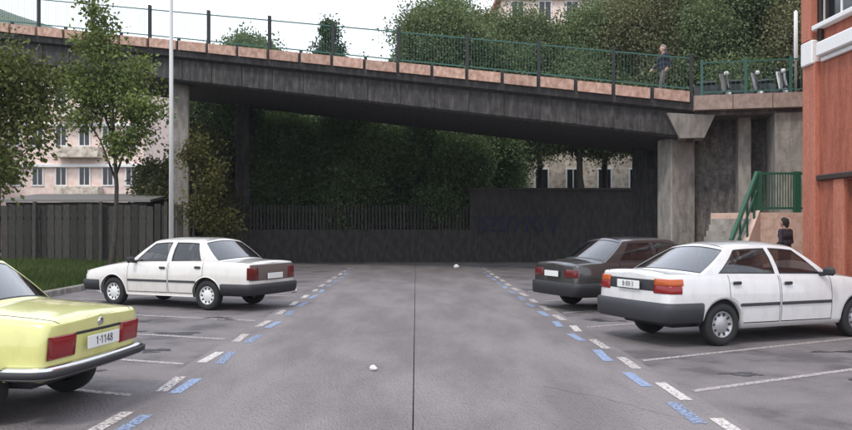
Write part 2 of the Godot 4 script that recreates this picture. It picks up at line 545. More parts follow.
func lamp(c: Dictionary, front: bool, a0: float, a1: float, y0: float, y1: float, off: float, called: String, m: Material, parent: Node) -> MeshInstance3D:
	return car_band(c, front, a0, a1, [[y0, off * 0.6], [y0 + 0.012, off], [y1 - 0.012, off], [y1, off * 0.6]], called, m, parent)

func wheel(c: Dictionary, at: Vector3, sgn: float, parent: Node) -> void:
	var w := Node3D.new()
	w.name = "wheel"
	parent.add_child(w, true)
	w.position = at
	var r: float = c.r
	var st := st_new(true)
	lathe_x(st, [Vector2(r * 0.62, -0.085), Vector2(r * 0.8, -0.088), Vector2(r * 0.95, -0.078), Vector2(r, -0.05), Vector2(r, 0.05), Vector2(r * 0.95, 0.078), Vector2(r * 0.8, 0.088), Vector2(r * 0.63, 0.082), Vector2(r * 0.61, 0.06)], Vector3.ZERO, 30, sgn)
	part("tyre", st, M.tyre, w)
	var rm := st_new(true)
	lathe_x(rm, [Vector2(r * 0.62, 0.07), Vector2(r * 0.585, 0.078), Vector2(r * 0.56, 0.055), Vector2(r * 0.4, 0.05), Vector2(r * 0.3, 0.066), Vector2(r * 0.16, 0.074), Vector2(0, 0.076)], Vector3.ZERO, 30, sgn)
	part("rim", rm, c.hub, w)
	var sl := st_new()
	for k in 10:
		var a := TAU * k / 10
		var t := Transform3D(Basis(Vector3.RIGHT, -a), Vector3(0.053 * sgn, sin(a) * r * 0.475, cos(a) * r * 0.475))
		bx(sl, t, Vector3(0.016, 0.03, 0.045))
	part("rim_slots", sl, M.rubber, w).set_meta("kind", "stuff")

func side_panel(c: Dictionary, us: Array, u0: float, u1: float, r0: int, r1: int, sgn: float, st: SurfaceTool) -> void:
	for i in us.size() - 1:
		if us[i] < u0 - 0.0005 or us[i + 1] > u1 + 0.0005:
			continue
		for k in range(r0, r1):
			var a := car_side(c, us[i], ROWS[k], sgn)
			var b := car_side(c, us[i + 1], ROWS[k], sgn)
			var d := car_side(c, us[i + 1], ROWS[k + 1], sgn)
			var e := car_side(c, us[i], ROWS[k + 1], sgn)
			if sgn > 0:
				quad(st, a, e, d, b)
			else:
				quad(st, a, b, d, e)

func top_pt(c: Dictionary, u: float, f: float, sgn: float) -> Vector3:
	# f 0 at the shoulder, 1 on the centre line
	var w := pchip(c.plan, u) - 0.062
	var yb := pchip(c.belt, u)
	var yt := pchip(c.top, u)
	return car_pt(c, u, sgn * w * (1.0 - f), yb + (yt - yb) * (1.0 - pow(1.0 - f, 2.2)))

func top_panel(c: Dictionary, us: Array, u0: float, u1: float, fs: Array, sgn: float, st: SurfaceTool) -> void:
	for i in us.size() - 1:
		if us[i] < u0 - 0.0005 or us[i + 1] > u1 + 0.0005:
			continue
		for k in fs.size() - 1:
			var a := top_pt(c, us[i], fs[k], sgn)
			var b := top_pt(c, us[i + 1], fs[k], sgn)
			var d := top_pt(c, us[i + 1], fs[k + 1], sgn)
			var e := top_pt(c, us[i], fs[k + 1], sgn)
			if sgn > 0:
				quad(st, a, e, d, b)
			else:
				quad(st, a, b, d, e)

func gh_pt(c: Dictionary, ub: float, ut: float, t: float, sgn: float, inset: float) -> Vector3:
	var u := lerpf(ub, ut, t)
	var w0 := pchip(c.plan, ub) - 0.062
	var x := lerpf(w0, c.wr, t) + 0.035 * sin(PI * t) - inset
	var y := lerpf(pchip(c.belt, ub), pchip(c.roof, ut) - 0.055, t)
	return Vector3(sgn * x, y, c.ar - u)

func gh_strip(c: Dictionary, l0: Array, l1: Array, ts: Array, sgn: float, inset: float, st: SurfaceTool) -> void:
	var n: int = max(1, int(abs(l1[0] - l0[0]) / 0.15))
	for i in n:
		var f0 := float(i) / n
		var f1 := float(i + 1) / n
		for k in ts.size() - 1:
			var a := gh_pt(c, lerpf(l0[0], l1[0], f0), lerpf(l0[1], l1[1], f0), ts[k], sgn, inset)
			var b := gh_pt(c, lerpf(l0[0], l1[0], f1), lerpf(l0[1], l1[1], f1), ts[k], sgn, inset)
			var d := gh_pt(c, lerpf(l0[0], l1[0], f1), lerpf(l0[1], l1[1], f1), ts[k + 1], sgn, inset)
			var e := gh_pt(c, lerpf(l0[0], l1[0], f0), lerpf(l0[1], l1[1], f0), ts[k + 1], sgn, inset)
			if sgn > 0:
				quad(st, a, e, d, b)
			else:
				quad(st, a, b, d, e)

func screen(c: Dictionary, line: Array, ucentre: float, v0: float, v1: float, t0: float, t1: float, inset: float, st: SurfaceTool) -> void:
	var nv := 12
	var nt := 6
	var f := func(v: float, t: float) -> Vector3:
		var side := gh_pt(c, line[0], line[1], t, 1.0, 0.0)
		var q := 1.0 - v * v
		var u: float = (c.ar - side.z) + (ucentre - line[0]) * q * (1.0 - t)
		var yb: float = side.y + q * lerpf(pchip(c.top, ucentre) - pchip(c.belt, line[0]), 0.055, t)
		return Vector3(v * side.x, yb - inset, c.ar - u)
	for i in nv:
		for k in nt:
			var a := lerpf(v0, v1, float(i) / nv)
			var b := lerpf(v0, v1, float(i + 1) / nv)
			var e := lerpf(t0, t1, float(k) / nt)
			var g := lerpf(t0, t1, float(k + 1) / nt)
			quad(st, f.call(a, e), f.call(b, e), f.call(b, g), f.call(a, g))

func make_car(c: Dictionary, called: String, label: String, at: Vector3, turn: float) -> Node3D:
	var car := thing(called, label, "car", at, turn)
	var paint: Material = c.paint
	var marks := [0.0, 0.012, 0.03, 0.06, 0.1, c.L, c.L - 0.012, c.L - 0.03, c.L - 0.06, c.L - 0.1]
	for k in int(c.L / 0.09):
		marks.append(k * 0.09 + 0.045)
	for ua in [c.ar, c.af]:
		for k in 17:
			marks.append(ua - c.arch * cos(PI * k / 16.0))
		marks.append(ua - c.arch - 0.002)
		marks.append(ua + c.arch + 0.002)
	for d in c.doors:
		marks.append_array([d[0], d[0] + 0.01, d[1] - 0.01, d[1]])
	marks.append_array([c.deck, c.cowl])
	marks.sort()
	var us := []
	for m in marks:
		if us.is_empty() or m - us[us.size() - 1] > 0.0012:
			us.append(m)
	# shell: flanks without the doors, shoulders, both ends
	var sh := st_new(true)
	var last := ROWS.size() - 1
	var cuts := []
	for d in c.doors:
		cuts.append_array([d[0], d[1]])
	var lo_u: float = c.doors[0][0]
	var hi_u: float = c.doors[c.doors.size() - 1][1]
	for s in [-1.0, 1.0]:
		side_panel(c, us, 0.0, lo_u, 0, last, s, sh)
		side_panel(c, us, hi_u, c.L, 0, last, s, sh)
		side_panel(c, us, lo_u, hi_u, 0, 1, s, sh)
		for i in c.doors.size() - 1:
			side_panel(c, us, c.doors[i][1], c.doors[i + 1][0], 1, last, s, sh)
		top_panel(c, us, 0.0, c.deck, [0.0, 0.06, 0.13], s, sh)
		top_panel(c, us, c.cowl, c.L, [0.0, 0.06, 0.13], s, sh)
		# lips of the arches
		for i in us.size() - 1:
			var inner0 := car_side(c, us[i], 0.0, s)
			var inner1 := car_side(c, us[i + 1], 0.0, s)
			quad(sh, inner0, inner1, inner1 - Vector3(s * 0.07, 0, 0), inner0 - Vector3(s * 0.07, 0, 0))
	for front in [false, true]:
		var ue: float = c.L if front else 0.0
		var pr := []
		for t in ROWS:
			pr.append(car_side(c, ue, t, 1.0))
		pr.append(top_pt(c, ue, 0.13, 1.0))
		pr.append(top_pt(c, ue, 0.5, 1.0))
		pr.append(top_pt(c, ue, 1.0, 1.0))
		for k in pr.size() - 1:
			for j in 14:
				var v0 := j / 7.0 - 1.0
				var v1 := (j + 1) / 7.0 - 1.0
				var o := -0.03 if front else 0.03
				var p00 := Vector3(pr[k].x * v0, pr[k].y, pr[k].z + o * (1 - v0 * v0))
				var p01 := Vector3(pr[k].x * v1, pr[k].y, pr[k].z + o * (1 - v1 * v1))
				var p10 := Vector3(pr[k + 1].x * v0, pr[k + 1].y, pr[k + 1].z + o * (1 - v0 * v0))
				var p11 := Vector3(pr[k + 1].x * v1, pr[k + 1].y, pr[k + 1].z + o * (1 - v1 * v1))
				if front:
					quad(sh, p00, p01, p11, p10)
				else:
					quad(sh, p00, p10, p11, p01)
	# pillars and window frames
	for s in [-1.0, 1.0]:
		for i in range(0, c.lines.size() - 1):
			if i % 2 == 0:
				gh_strip(c, c.lines[i], c.lines[i + 1], [0.0, 0.07, 0.3, 0.6, 0.9, 1.0], s, 0.0, sh)
			else:
				gh_strip(c, c.lines[i], c.lines[i + 1], [0.0, 0.06], s, 0.0, sh)
				gh_strip(c, c.lines[i], c.lines[i + 1], [0.9, 1.0], s, 0.0, sh)
	part("body", sh, paint, car)
	# roof
	var rf := st_new(true)
	var ur: float = c.lines[0][1]
	var uf: float = c.lines[c.lines.size() - 1][1]
	var rp := func(u: float, f: float) -> Vector3:
		var h := pchip(c.roof, u)
		return Vector3(c.wr * f, h - 0.055 * pow(abs(f), 3.0), c.ar - u)
	for i in 14:
		for j in 16:
			var u0 := lerpf(ur, uf, i / 14.0)
			var u1 := lerpf(ur, uf, (i + 1) / 14.0)
			var f0 := j / 8.0 - 1.0
			var f1 := (j + 1) / 8.0 - 1.0
			quad(rf, rp.call(u0, f0), rp.call(u1, f0), rp.call(u1, f1), rp.call(u0, f1))
	part("roof", rf, paint, car)
	# lids
	var bl := st_new(true)
	var bn := st_new(true)
	for s in [-1.0, 1.0]:
		top_panel(c, us, 0.0, c.deck, [0.15, 0.3, 0.5, 0.75, 1.0], s, bl)
		top_panel(c, us, c.cowl, c.L, [0.15, 0.3, 0.5, 0.75, 1.0], s, bn)
	var bootlid := part("boot_lid", bl, paint, car)
	part("bonnet", bn, paint, car)
	# doors
	for s in [-1.0, 1.0]:
		for i in c.doors.size():
			var d: Array = c.doors[i]
			var dr := st_new(true)
			side_panel(c, us, d[0] + 0.01, d[1] - 0.01, 2, last, s, dr)
			var door := part("door", dr, paint, car)
			var hd := st_new()
			var hu: float = d[0] + 0.12
			var hy := pchip(c.belt, hu) - 0.1
			bat(hd, Vector3(s * (pchip(c.plan, hu) + 0.005), hy, c.ar - hu), Vector3(0.035, 0.045, 0.14), 0.012)
			part("handle", hd, M.rubber, door)
			if c.has("strip"):
				var sp := st_new()
				var y: float = c.strip
				for k in 5:
					var ua := lerpf(d[0] + 0.012, d[1] - 0.012, k / 5.0)
					var ub := lerpf(d[0] + 0.012, d[1] - 0.012, (k + 1) / 5.0)
					if i == 0 and y < car_low(c, ua) + 0.02:
						continue
					bar(sp, Vector3(s * (pchip(c.plan, ua) + 0.004), y, c.ar - ua), Vector3(s * (pchip(c.plan, ub) + 0.004), y, c.ar - ub), 0.022, 0.042, 0.006)
				part("side_strip", sp, M.bumper_grey, door)
	# glass
	var seal := st_new(true)
	for s in [-1.0, 1.0]:
		for i in range(1, c.lines.size() - 1, 2):
			var gl := st_new(true)
			gh_strip(c, c.lines[i], c.lines[i + 1], [0.05, 0.3, 0.6, 0.92], s, 0.012, gl)
			part("side_window", gl, M.glass_side, car)
			var a: Array = c.lines[i]
			var b: Array = c.lines[i + 1]
			gh_strip(c, a, [a[0] + 0.022, a[1] + 0.022], [0.06, 0.3, 0.6, 0.9], s, 0.007, seal)
			gh_strip(c, [b[0] - 0.022, b[1] - 0.022], b, [0.06, 0.3, 0.6, 0.9], s, 0.007, seal)
			gh_strip(c, a, b, [0.055, 0.1], s, 0.006, seal)
			gh_strip(c, a, b, [0.865, 0.905], s, 0.006, seal)
	var ws := st_new(true)
	screen(c, c.lines[c.lines.size() - 1], c.cowl + 0.14, -0.985, 0.985, 0.0, 0.985, 0.004, ws)
	part("windscreen", ws, M.glass, car)
	var rw := st_new(true)
	screen(c, c.lines[0], c.deck - 0.1, -0.94, 0.94, 0.04, 0.93, 0.004, rw)
	part("rear_window", rw, M.glass, car)
	for v in [[-0.945, -0.915, 0.05, 0.93], [0.915, 0.945, 0.05, 0.93], [-0.94, 0.94, 0.045, 0.085], [-0.94, 0.94, 0.895, 0.925]]:
		screen(c, c.lines[0], c.deck - 0.1, v[0], v[1], v[2], v[3], 0.0015, seal)
	part("window_seal", seal, M.rubber, car).set_meta("kind", "stuff")
	var rs := st_new(true)
	screen(c, c.lines[0], c.deck - 0.1, -1.0, -0.93, 0.0, 1.0, 0.0, rs)
	screen(c, c.lines[0], c.deck - 0.1, 0.93, 1.0, 0.0, 1.0, 0.0, rs)
	screen(c, c.lines[0], c.deck - 0.1, -0.93, 0.93, 0.92, 1.0, 0.0, rs)
	screen(c, c.lines[0], c.deck - 0.1, -0.93, 0.93, 0.0, 0.05, 0.0, rs)
	part("rear_window_frame", rs, paint, car)
	# cabin and underbody
	var cb := st_new()
	var zc: float = c.ar - (c.deck + c.cowl) * 0.5
	var wi: float = pchip(c.plan, c.L * 0.5) - 0.12
	bat(cb, Vector3(0, c.sill + 0.13, c.ar - c.L * 0.5), Vector3(wi * 1.55, 0.22, c.L - 0.5), 0.04)
	bat(cb, Vector3(0, 0.46, zc), Vector3(wi * 2, 0.36, c.cowl - c.deck), 0.02)
	bat(cb, Vector3(0, 0.62, c.ar - c.deck * 0.5 - 0.1), Vector3(wi * 1.5, 0.34, c.deck), 0.03)
	bat(cb, Vector3(0, 0.56, c.ar - c.cowl - 0.35), Vector3(wi * 1.4, 0.24, 0.8), 0.03)
	bat(cb, Vector3(0, 0.8, c.ar - c.cowl + 0.05), Vector3(wi * 1.95, 0.16, 0.3), 0.04)
	bat(cb, Vector3(0, pchip(c.belt, c.deck) - 0.05, c.ar - c.deck - 0.12), Vector3(wi * 1.9, 0.03, 0.36), 0.01)
	part("interior", cb, M.cabin, car)
	for s in [-0.37, 0.37]:
		var se := st_new()
		var zs: float = c.ar - (c.cowl - 1.05)
		bx(se, Transform3D(Basis(Vector3.RIGHT, 0.28), Vector3(s, 0.86, zs)), Vector3(0.48, 0.56, 0.13), 0.05)
		bx(se, Transform3D(Basis(Vector3.RIGHT, 0.2), Vector3(s, 1.2, zs + 0.1)), Vector3(0.25, 0.15, 0.08), 0.03)
		part("front_seat", se, M.seat, car)
	var rb := st_new()
	bx(rb, Transform3D(Basis(Vector3.RIGHT, 0.38), Vector3(0, 0.8, c.ar - c.deck - 0.36)), Vector3(wi * 1.85, 0.5, 0.14), 0.05)
	part("rear_seat", rb, M.seat, car)
	var sw := st_new(true)
	var ring := []
	var rr := []
	for k in 21:
		var a := TAU * k / 20
		ring.append(Vector3(-0.37 + cos(a) * 0.18, 0.93 + sin(a) * 0.16, c.ar - c.cowl + 0.42 + sin(a) * 0.08))
		rr.append(0.014)
	tube(sw, ring, rr, 5)
	part("steering_wheel", sw, M.rubber, car)
	# wheels
	var track: float = pchip(c.plan, c.ar) - 0.115
	for s in [-1.0, 1.0]:
		wheel(c, Vector3(s * track, c.r, 0), s, car)
		wheel(c, Vector3(s * track, c.r, c.ar - c.af), s, car)
	# mirrors
	for s in [-1.0, 1.0]:
		var mr := st_new()
		var um: float = c.lines[c.lines.size() - 2][0] - 0.05
		var xm := pchip(c.plan, um)
		bat(mr, Vector3(s * (xm + 0.09), pchip(c.belt, um) + 0.07, c.ar - um), Vector3(0.2, 0.12, 0.09), 0.035)
		bat(mr, Vector3(s * (xm - 0.03), pchip(c.belt, um) + 0.03, c.ar - um), Vector3(0.12, 0.06, 0.06), 0.015)
		part("mirror", mr, M.rubber, car)
	# bumpers
	for front in [false, true]:
		var w0 := pchip(c.plan, c.L if front else 0.0)
		var reach: float = (c.L - c.af if front else c.ar) - c.arch - 0.03
		var y0: float = c.bump[0]
		var y1: float = c.bump[1]
		var e: float = c.bump[2]
		car_band(c, front, -w0 - reach, w0 + reach, [[y0, 0.0], [y0 + 0.02, e * 0.7], [y1 - 0.09, e], [y1 - 0.02, e], [y1, e * 0.5]], "bumper", c.bump_mat, car)
	return car

func number_plate(c: Dictionary, car: Node, y: float, w: float, h: float, text: String, off := 0.02) -> void:
	var z := car_end(c, false, 0.0, y, 0.0).z + off
	var st := st_new()
	bat(st, Vector3(0, y, z), Vector3(w, h, 0.012), 0.003)
	var p := part("number_plate", st, M.plate, car)
	if text != "":
		var tm := TextMesh.new()
		tm.text = text
		var f := SystemFont.new()
		f.font_names = PackedStringArray(["Droid Sans"])
		tm.font = f
		tm.font_size = 32
		tm.pixel_size = h * 0.85 / 32.0
		tm.depth = 0.003
		put("characters", tm, M.ink, p, Transform3D(Basis.IDENTITY, Vector3(0, y, z + 0.0075)))

# ------------------------------------------------------------------ people
# bones [a, b, ra, rb, colour]; smooth union meshed as surface nets
func body_mesh(bones: Array, cell: float, blend := 0.035) -> ArrayMesh:
	var lo := Vector3.ONE * 1e9
	var hi := -lo
	for b in bones:
		for k in 2:
			lo = lo.min(b[k] - Vector3.ONE * (b[2 + k] + cell * 3))
			hi = hi.max(b[k] + Vector3.ONE * (b[2 + k] + cell * 3))
	var n := Vector3i(((hi - lo) / cell).ceil()) + Vector3i.ONE
	var f := PackedFloat32Array()
	f.resize(n.x * n.y * n.z)
	f.fill(1.0)
	for b in bones:
		var m: float = max(b[2], b[3]) + blend * 2 + cell * 2
		var l: Vector3i = Vector3i(((b[0].min(b[1]) - Vector3.ONE * m - lo) / cell).floor()).clamp(Vector3i.ZERO, n - Vector3i.ONE)
		var h: Vector3i = Vector3i(((b[0].max(b[1]) + Vector3.ONE * m - lo) / cell).ceil()).clamp(Vector3i.ZERO, n - Vector3i.ONE)
		var ab: Vector3 = b[1] - b[0]
		var ll: float = max(ab.length_squared(), 1e-6)
		for z in range(l.z, h.z + 1):
			for y in range(l.y, h.y + 1):
				for x in range(l.x, h.x + 1):
					var p := lo + Vector3(x, y, z) * cell
					var t := clampf((p - b[0]).dot(ab) / ll, 0, 1)
					var d: float = p.distance_to(b[0] + ab * t) - lerpf(b[2], b[3], t)
					var i := x + n.x * (y + n.y * z)
					var e := f[i]
					var k := clampf(0.5 + 0.5 * (e - d) / blend, 0, 1)
					f[i] = lerpf(e, d, k) - blend * k * (1 - k)
	var ids := {}
	var verts := PackedVector3Array()
	var cols := PackedColorArray()
	var idx := PackedInt32Array()
	for z in n.z - 1:
		for y in n.y - 1:
			for x in n.x - 1:
				var i := x + n.x * (y + n.y * z)
				var inside := 0
				var s := Vector3.ZERO
				var cnt := 0
				for k in 8:
					var j := i + (k & 1) + n.x * ((k >> 1) & 1) + n.x * n.y * (k >> 2)
					if f[j] < 0:
						inside += 1
				if inside == 0 or inside == 8:
					continue
				for k in 8:
					for ax in 3:
						if k & (1 << ax):
							continue
						var k2 := k | (1 << ax)
						var va := f[i + (k & 1) + n.x * ((k >> 1) & 1) + n.x * n.y * (k >> 2)]
						var vb := f[i + (k2 & 1) + n.x * ((k2 >> 1) & 1) + n.x * n.y * (k2 >> 2)]
						if (va < 0) != (vb < 0):
							var t := va / (va - vb)
							var pa := Vector3(k & 1, (k >> 1) & 1, k >> 2)
							var pb := Vector3(k2 & 1, (k2 >> 1) & 1, k2 >> 2)
							s += pa.lerp(pb, t)
							cnt += 1
				var p := lo + (Vector3(x, y, z) + s / cnt) * cell
				ids[i] = verts.size()
				verts.append(p)
				var best := 1e9
				var col := Color.WHITE
				for b in bones:
					var ab: Vector3 = b[1] - b[0]
					var t := clampf((p - b[0]).dot(ab) / max(ab.length_squared(), 1e-6), 0, 1)
					var d: float = p.distance_to(b[0] + ab * t) - lerpf(b[2], b[3], t)
					if d < best:
						best = d
						col = b[4]
				cols.append(col)
	var off := [1, n.x, n.x * n.y]
	for z in range(1, n.z - 1):
		for y in range(1, n.y - 1):
			for x in range(1, n.x - 1):
				var i := x + n.x * (y + n.y * z)
				for ax in 3:
					var a := f[i] < 0
					if a == (f[i + off[ax]] < 0):
						continue
					var o1: int = off[(ax + 1) % 3]
					var o2: int = off[(ax + 2) % 3]
					if not (ids.has(i) and ids.has(i - o1) and ids.has(i - o2) and ids.has(i - o1 - o2)):
						continue
					var q := [ids[i], ids[i - o1], ids[i - o1 - o2], ids[i - o2]]
					if a:
						idx.append_array([q[0], q[2], q[1], q[0], q[3], q[2]])
					else:
						idx.append_array([q[0], q[1], q[2], q[0], q[2], q[3]])
	var st := SurfaceTool.new()
	st.begin(Mesh.PRIMITIVE_TRIANGLES)
	st.set_smooth_group(0)
	for v in verts.size():
		st.set_color(cols[v])
		st.add_vertex(verts[v])
	for v in idx:
		st.add_index(v)
	st.generate_normals()
	return st.commit()

# a standing or walking figure facing +z, 1.7 m
func person(label: String, at: Vector3, turn: float, stride: float, skin: Color, coat: Color, legs: Color, hair: Color, arm_bend: float) -> Node3D:
	var t := thing("person", label, "person", at, turn)
	var shoe := Color(0.02, 0.018, 0.016)
	var hip := Vector3(0, 0.9, 0)
	var b := []
	# trunk
	b.append([Vector3(-0.09, 0.93, 0), Vector3(0.09, 0.93, 0), 0.115, 0.115, coat])
	b.append([Vector3(-0.08, 1.08, 0), Vector3(0.08, 1.08, 0), 0.115, 0.115, coat])
	b.append([Vector3(-0.1, 1.27, -0.01), Vector3(0.1, 1.27, -0.01), 0.12, 0.12, coat])
	b.append([Vector3(-0.155, 1.375, -0.015), Vector3(0.155, 1.375, -0.015), 0.062, 0.062, coat])
	b.append([Vector3(0, 1.38, -0.015), Vector3(0, 1.47, 0.005), 0.056, 0.052, skin])
	# head
	b.append([Vector3(0, 1.545, 0.035), Vector3(0, 1.515, 0.06), 0.068, 0.05, skin])
	b.append([Vector3(0, 1.6, 0.01), Vector3(0, 1.6, 0.03), 0.085, 0.082, skin])
	b.append([Vector3(0, 1.575, 0.105), Vector3(0, 1.55, 0.12), 0.012, 0.017, skin])
	for s in [-1.0, 1.0]:
		b.append([Vector3(s * 0.085, 1.585, 0.01), Vector3(s * 0.088, 1.555, 0.012), 0.014, 0.01, skin])
		# legs
		var ph: float = stride * s
		var h := Vector3(s * 0.095, 0.88, 0)
		var knee := Vector3(s * 0.1, 0.48, ph * 0.42 + 0.02 + max(0.0, -ph) * 0.25)
		var ankle := Vector3(s * 0.1, 0.09 + max(0.0, -ph) * 0.12, ph * 0.75 - 0.01)
		b.append([h, knee, 0.092, 0.062, legs])
		b.append([knee, ankle, 0.06, 0.043, legs])
		b.append([ankle + Vector3(0, -0.045, -0.03), ankle + Vector3(s * 0.02, -0.055, 0.15), 0.045, 0.034, shoe])
		# arms swing against the legs
		var sh := Vector3(s * 0.2, 1.37, -0.015)
		var el := sh + Vector3(s * 0.055, -0.27, -ph * 0.3 - 0.02)
		var wr := el + Vector3(-s * 0.02, -0.24 + arm_bend * 0.16, 0.06 + arm_bend * 0.16 - ph * 0.2)
		b.append([sh, el, 0.06, 0.047, coat])
		b.append([el, wr, 0.046, 0.034, coat])
		var dir := (wr - el).normalized()
		b.append([wr, wr + dir * 0.075, 0.03, 0.034, skin])
		for k in 4:
			var q := wr + dir * 0.085 + Vector3(0, 0, (k - 1.5) * 0.019)
			b.append([q, q + dir * [0.055, 0.065, 0.06, 0.045][k] + Vector3(-s * 0.018, 0, 0), 0.0095, 0.008, skin])
		b.append([wr + dir * 0.03 + Vector3(0, 0, 0.025), wr + dir * 0.075 + Vector3(-s * 0.01, 0, 0.055), 0.011, 0.009, skin])
	var vm := StandardMaterial3D.new()
	vm.vertex_color_use_as_albedo = true
	vm.roughness = 0.85
	put("body", body_mesh(b, 0.014), vm, t)
	var hb := [[Vector3(0, 1.63, -0.012), Vector3(0, 1.655, 0.02), 0.088, 0.075, hair], [Vector3(0, 1.57, -0.045), Vector3(0, 1.5, -0.055), 0.072, 0.045, hair], [Vector3(-0.075, 1.62, -0.01), Vector3(-0.078, 1.56, -0.02), 0.025, 0.02, hair], [Vector3(0.075, 1.62, -0.01), Vector3(0.078, 1.56, -0.02), 0.025, 0.02, hair]]
	put("hair", body_mesh(hb, 0.012), vm, t)
	var ey := st_new()
	for s in [-0.032, 0.032]:
		bat(ey, Vector3(s, 1.588, 0.108), Vector3(0.024, 0.011, 0.014), 0.004)
	part("eyes", ey, M.ink, t)
	var mo := st_new()
	bat(mo, Vector3(0, 1.508, 0.112), Vector3(0.045, 0.009, 0.012), 0.003)
	part("mouth", mo, mat(0.3, 0.1, 0.09, 0.7), t)
	return t
#SETTING

# ------------------------------------------------------------------ overpass frame
# s runs along the deck to the right, n away from the camera, h from the top of the coping
func over(s: float, h: float, n: float) -> Vector3:
	return Vector3(6.58 + 0.971 * s + 0.239 * n, 6.17 - 0.143 * s + h, -(26.8 - 0.239 * s + 0.971 * n))

func level(s: float, y: float, n: float) -> Vector3:
	return Vector3(6.58 + 0.971 * s + 0.239 * n, y, -(26.8 - 0.239 * s + 0.971 * n))

const OVER_TURN := 0.2413

func hexa(st: SurfaceTool, p: Array) -> void:
	# p: four lower then four upper corners
	var mid := Vector3.ZERO
	for q in p:
		mid += q / 8.0
	for f in [[0, 1, 2, 3], [4, 5, 6, 7], [0, 1, 5, 4], [1, 2, 6, 5], [2, 3, 7, 6], [3, 0, 4, 7]]:
		quad_out(st, p[f[0]], p[f[1]], p[f[2]], p[f[3]], mid)

func block(st: SurfaceTool, s0: float, s1: float, y0: float, y1: float, n0: float, n1: float) -> void:
	hexa(st, [level(s0, y0, n0), level(s1, y0, n0), level(s1, y0, n1), level(s0, y0, n1), level(s0, y1, n0), level(s1, y1, n0), level(s1, y1, n1), level(s0, y1, n1)])

func sloped(st: SurfaceTool, s0: float, s1: float, h0: float, h1: float, n0: float, n1: float) -> void:
	hexa(st, [over(s0, h0, n0), over(s1, h0, n0), over(s1, h0, n1), over(s0, h0, n1), over(s0, h1, n0), over(s1, h1, n0), over(s1, h1, n1), over(s0, h1, n1)])

func build_overpass() -> void:
	var o := thing("overpass", "dark stained concrete road bridge with pink coping, sloping down to the right", "bridge")
	var sec := [[0.02, -0.14], [0.02, -0.42], [0.06, -0.56], [0.3, -0.64], [0.3, -1.38], [0.4, -1.45], [8.1, -1.45], [8.2, -1.38], [8.2, -0.64], [8.44, -0.56], [8.5, -0.42], [8.5, -0.14]]
	var st := st_new()
	var cuts := 24
	for i in cuts:
		var s0 := lerpf(-32.0, 2.3, float(i) / cuts)
		var s1 := lerpf(-32.0, 2.3, float(i + 1) / cuts)
		for k in sec.size():
			var a: Array = sec[k]
			var b: Array = sec[(k + 1) % sec.size()]
			quad(st, over(s0, a[1], a[0]), over(s1, a[1], a[0]), over(s1, b[1], b[0]), over(s0, b[1], b[0]))
	part("girder", st, M.sooty_shaded, o)
	# formwork ribs on the face of the girder
	var r := RandomNumberGenerator.new()
	r.seed = 4
	var q := -31.5
	while q < 2.0:
		var rib := st_new()
		sloped(rib, q, q + 0.1, -1.36, -0.66, 0.262, 0.31)
		part("girder_rib", rib, M.sooty_shaded, o)
		q += 1.2
	# coping stones, one by one, with gaps in which the railing posts stand
	for i in 28:
		var s1 := 2.2 - i * 1.2
		var s0 := s1 - 1.2
		var cs := st_new()
		var j := r.randf_range(-0.012, 0.012)
		sloped(cs, s0 + 0.06, s1 - 0.06, -0.34 + j, j, -0.1 + j, 0.34)
		part("coping_stone", cs, M.stone_pink[r.randi() % 3], o)
	for i in 14:
		var s1 := 2.2 - i * 2.4
		var cs := st_new()
		sloped(cs, s1 - 2.35, s1, -0.4, 0.0, 8.2, 8.62)
		part("rear_coping_stone", cs, M.stone_brown, o)
	# piers; the rear pair darker, the deck's shade put into their colour
	for p in [[1.835, 1.6, 0.9, M.concrete], [1.2, 6.8, 1.1, M.sooty_shaded], [-16.55, 1.5, 0.66, M.concrete], [-16.55, 6.9, 0.66, M.sooty_shaded]]:
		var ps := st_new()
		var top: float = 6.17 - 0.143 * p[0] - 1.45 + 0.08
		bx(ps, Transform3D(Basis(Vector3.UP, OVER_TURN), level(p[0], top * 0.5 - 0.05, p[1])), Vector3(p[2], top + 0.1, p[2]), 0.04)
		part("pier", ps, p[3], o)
	var pb := st_new()
	bx(pb, Transform3D(Basis(Vector3.UP, OVER_TURN), level(-16.52, 1.45, 1.16)), Vector3(0.42, 0.6, 0.008))
	tag(part("poster", pb, M.poster_blue), "small blue poster on the pale pier behind the white lamp post", "poster")

	# abutment with its level platform
	var a := thing("abutment", "grey concrete bridge abutment with a brown coped platform beside the red building", "abutment")
	var w := st_new()
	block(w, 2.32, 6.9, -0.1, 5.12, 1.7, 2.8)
	part("recessed_wall", w, M.stained, a)  # darker than the front wall: shade of the recess painted in
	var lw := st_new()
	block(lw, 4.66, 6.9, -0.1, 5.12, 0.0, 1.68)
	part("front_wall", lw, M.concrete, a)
	var pl := st_new()
	block(pl, 3.72, 4.1, -0.1, 5.12, 0.95, 1.69)
	part("pilaster", pl, M.concrete, a)
	var sb := st_new()
	block(sb, 2.31, 6.9, 5.12, 5.58, 0.1, 8.5)
	part("platform", sb, M.stained, a)
	for i in 4:
		var cs := st_new()
		block(cs, 2.26 + i * 1.15, 2.26 + (i + 1) * 1.15 - 0.02, 5.25, 5.7, -0.3, 0.09)
		part("coping_stone", cs, M.stone_brown, a)
	var cb := st_new()
	hexa(cb, [level(1.85, 4.42, 0.12), level(2.6, 4.42, 0.12), level(2.6, 4.42, 1.2), level(1.85, 4.42, 1.2), level(1.45, 5.22, -0.05), level(2.9, 5.1, -0.05), level(2.9, 5.1, 1.2), level(1.45, 5.22, 1.2)])
	part("corbel", cb, M.concrete, a)

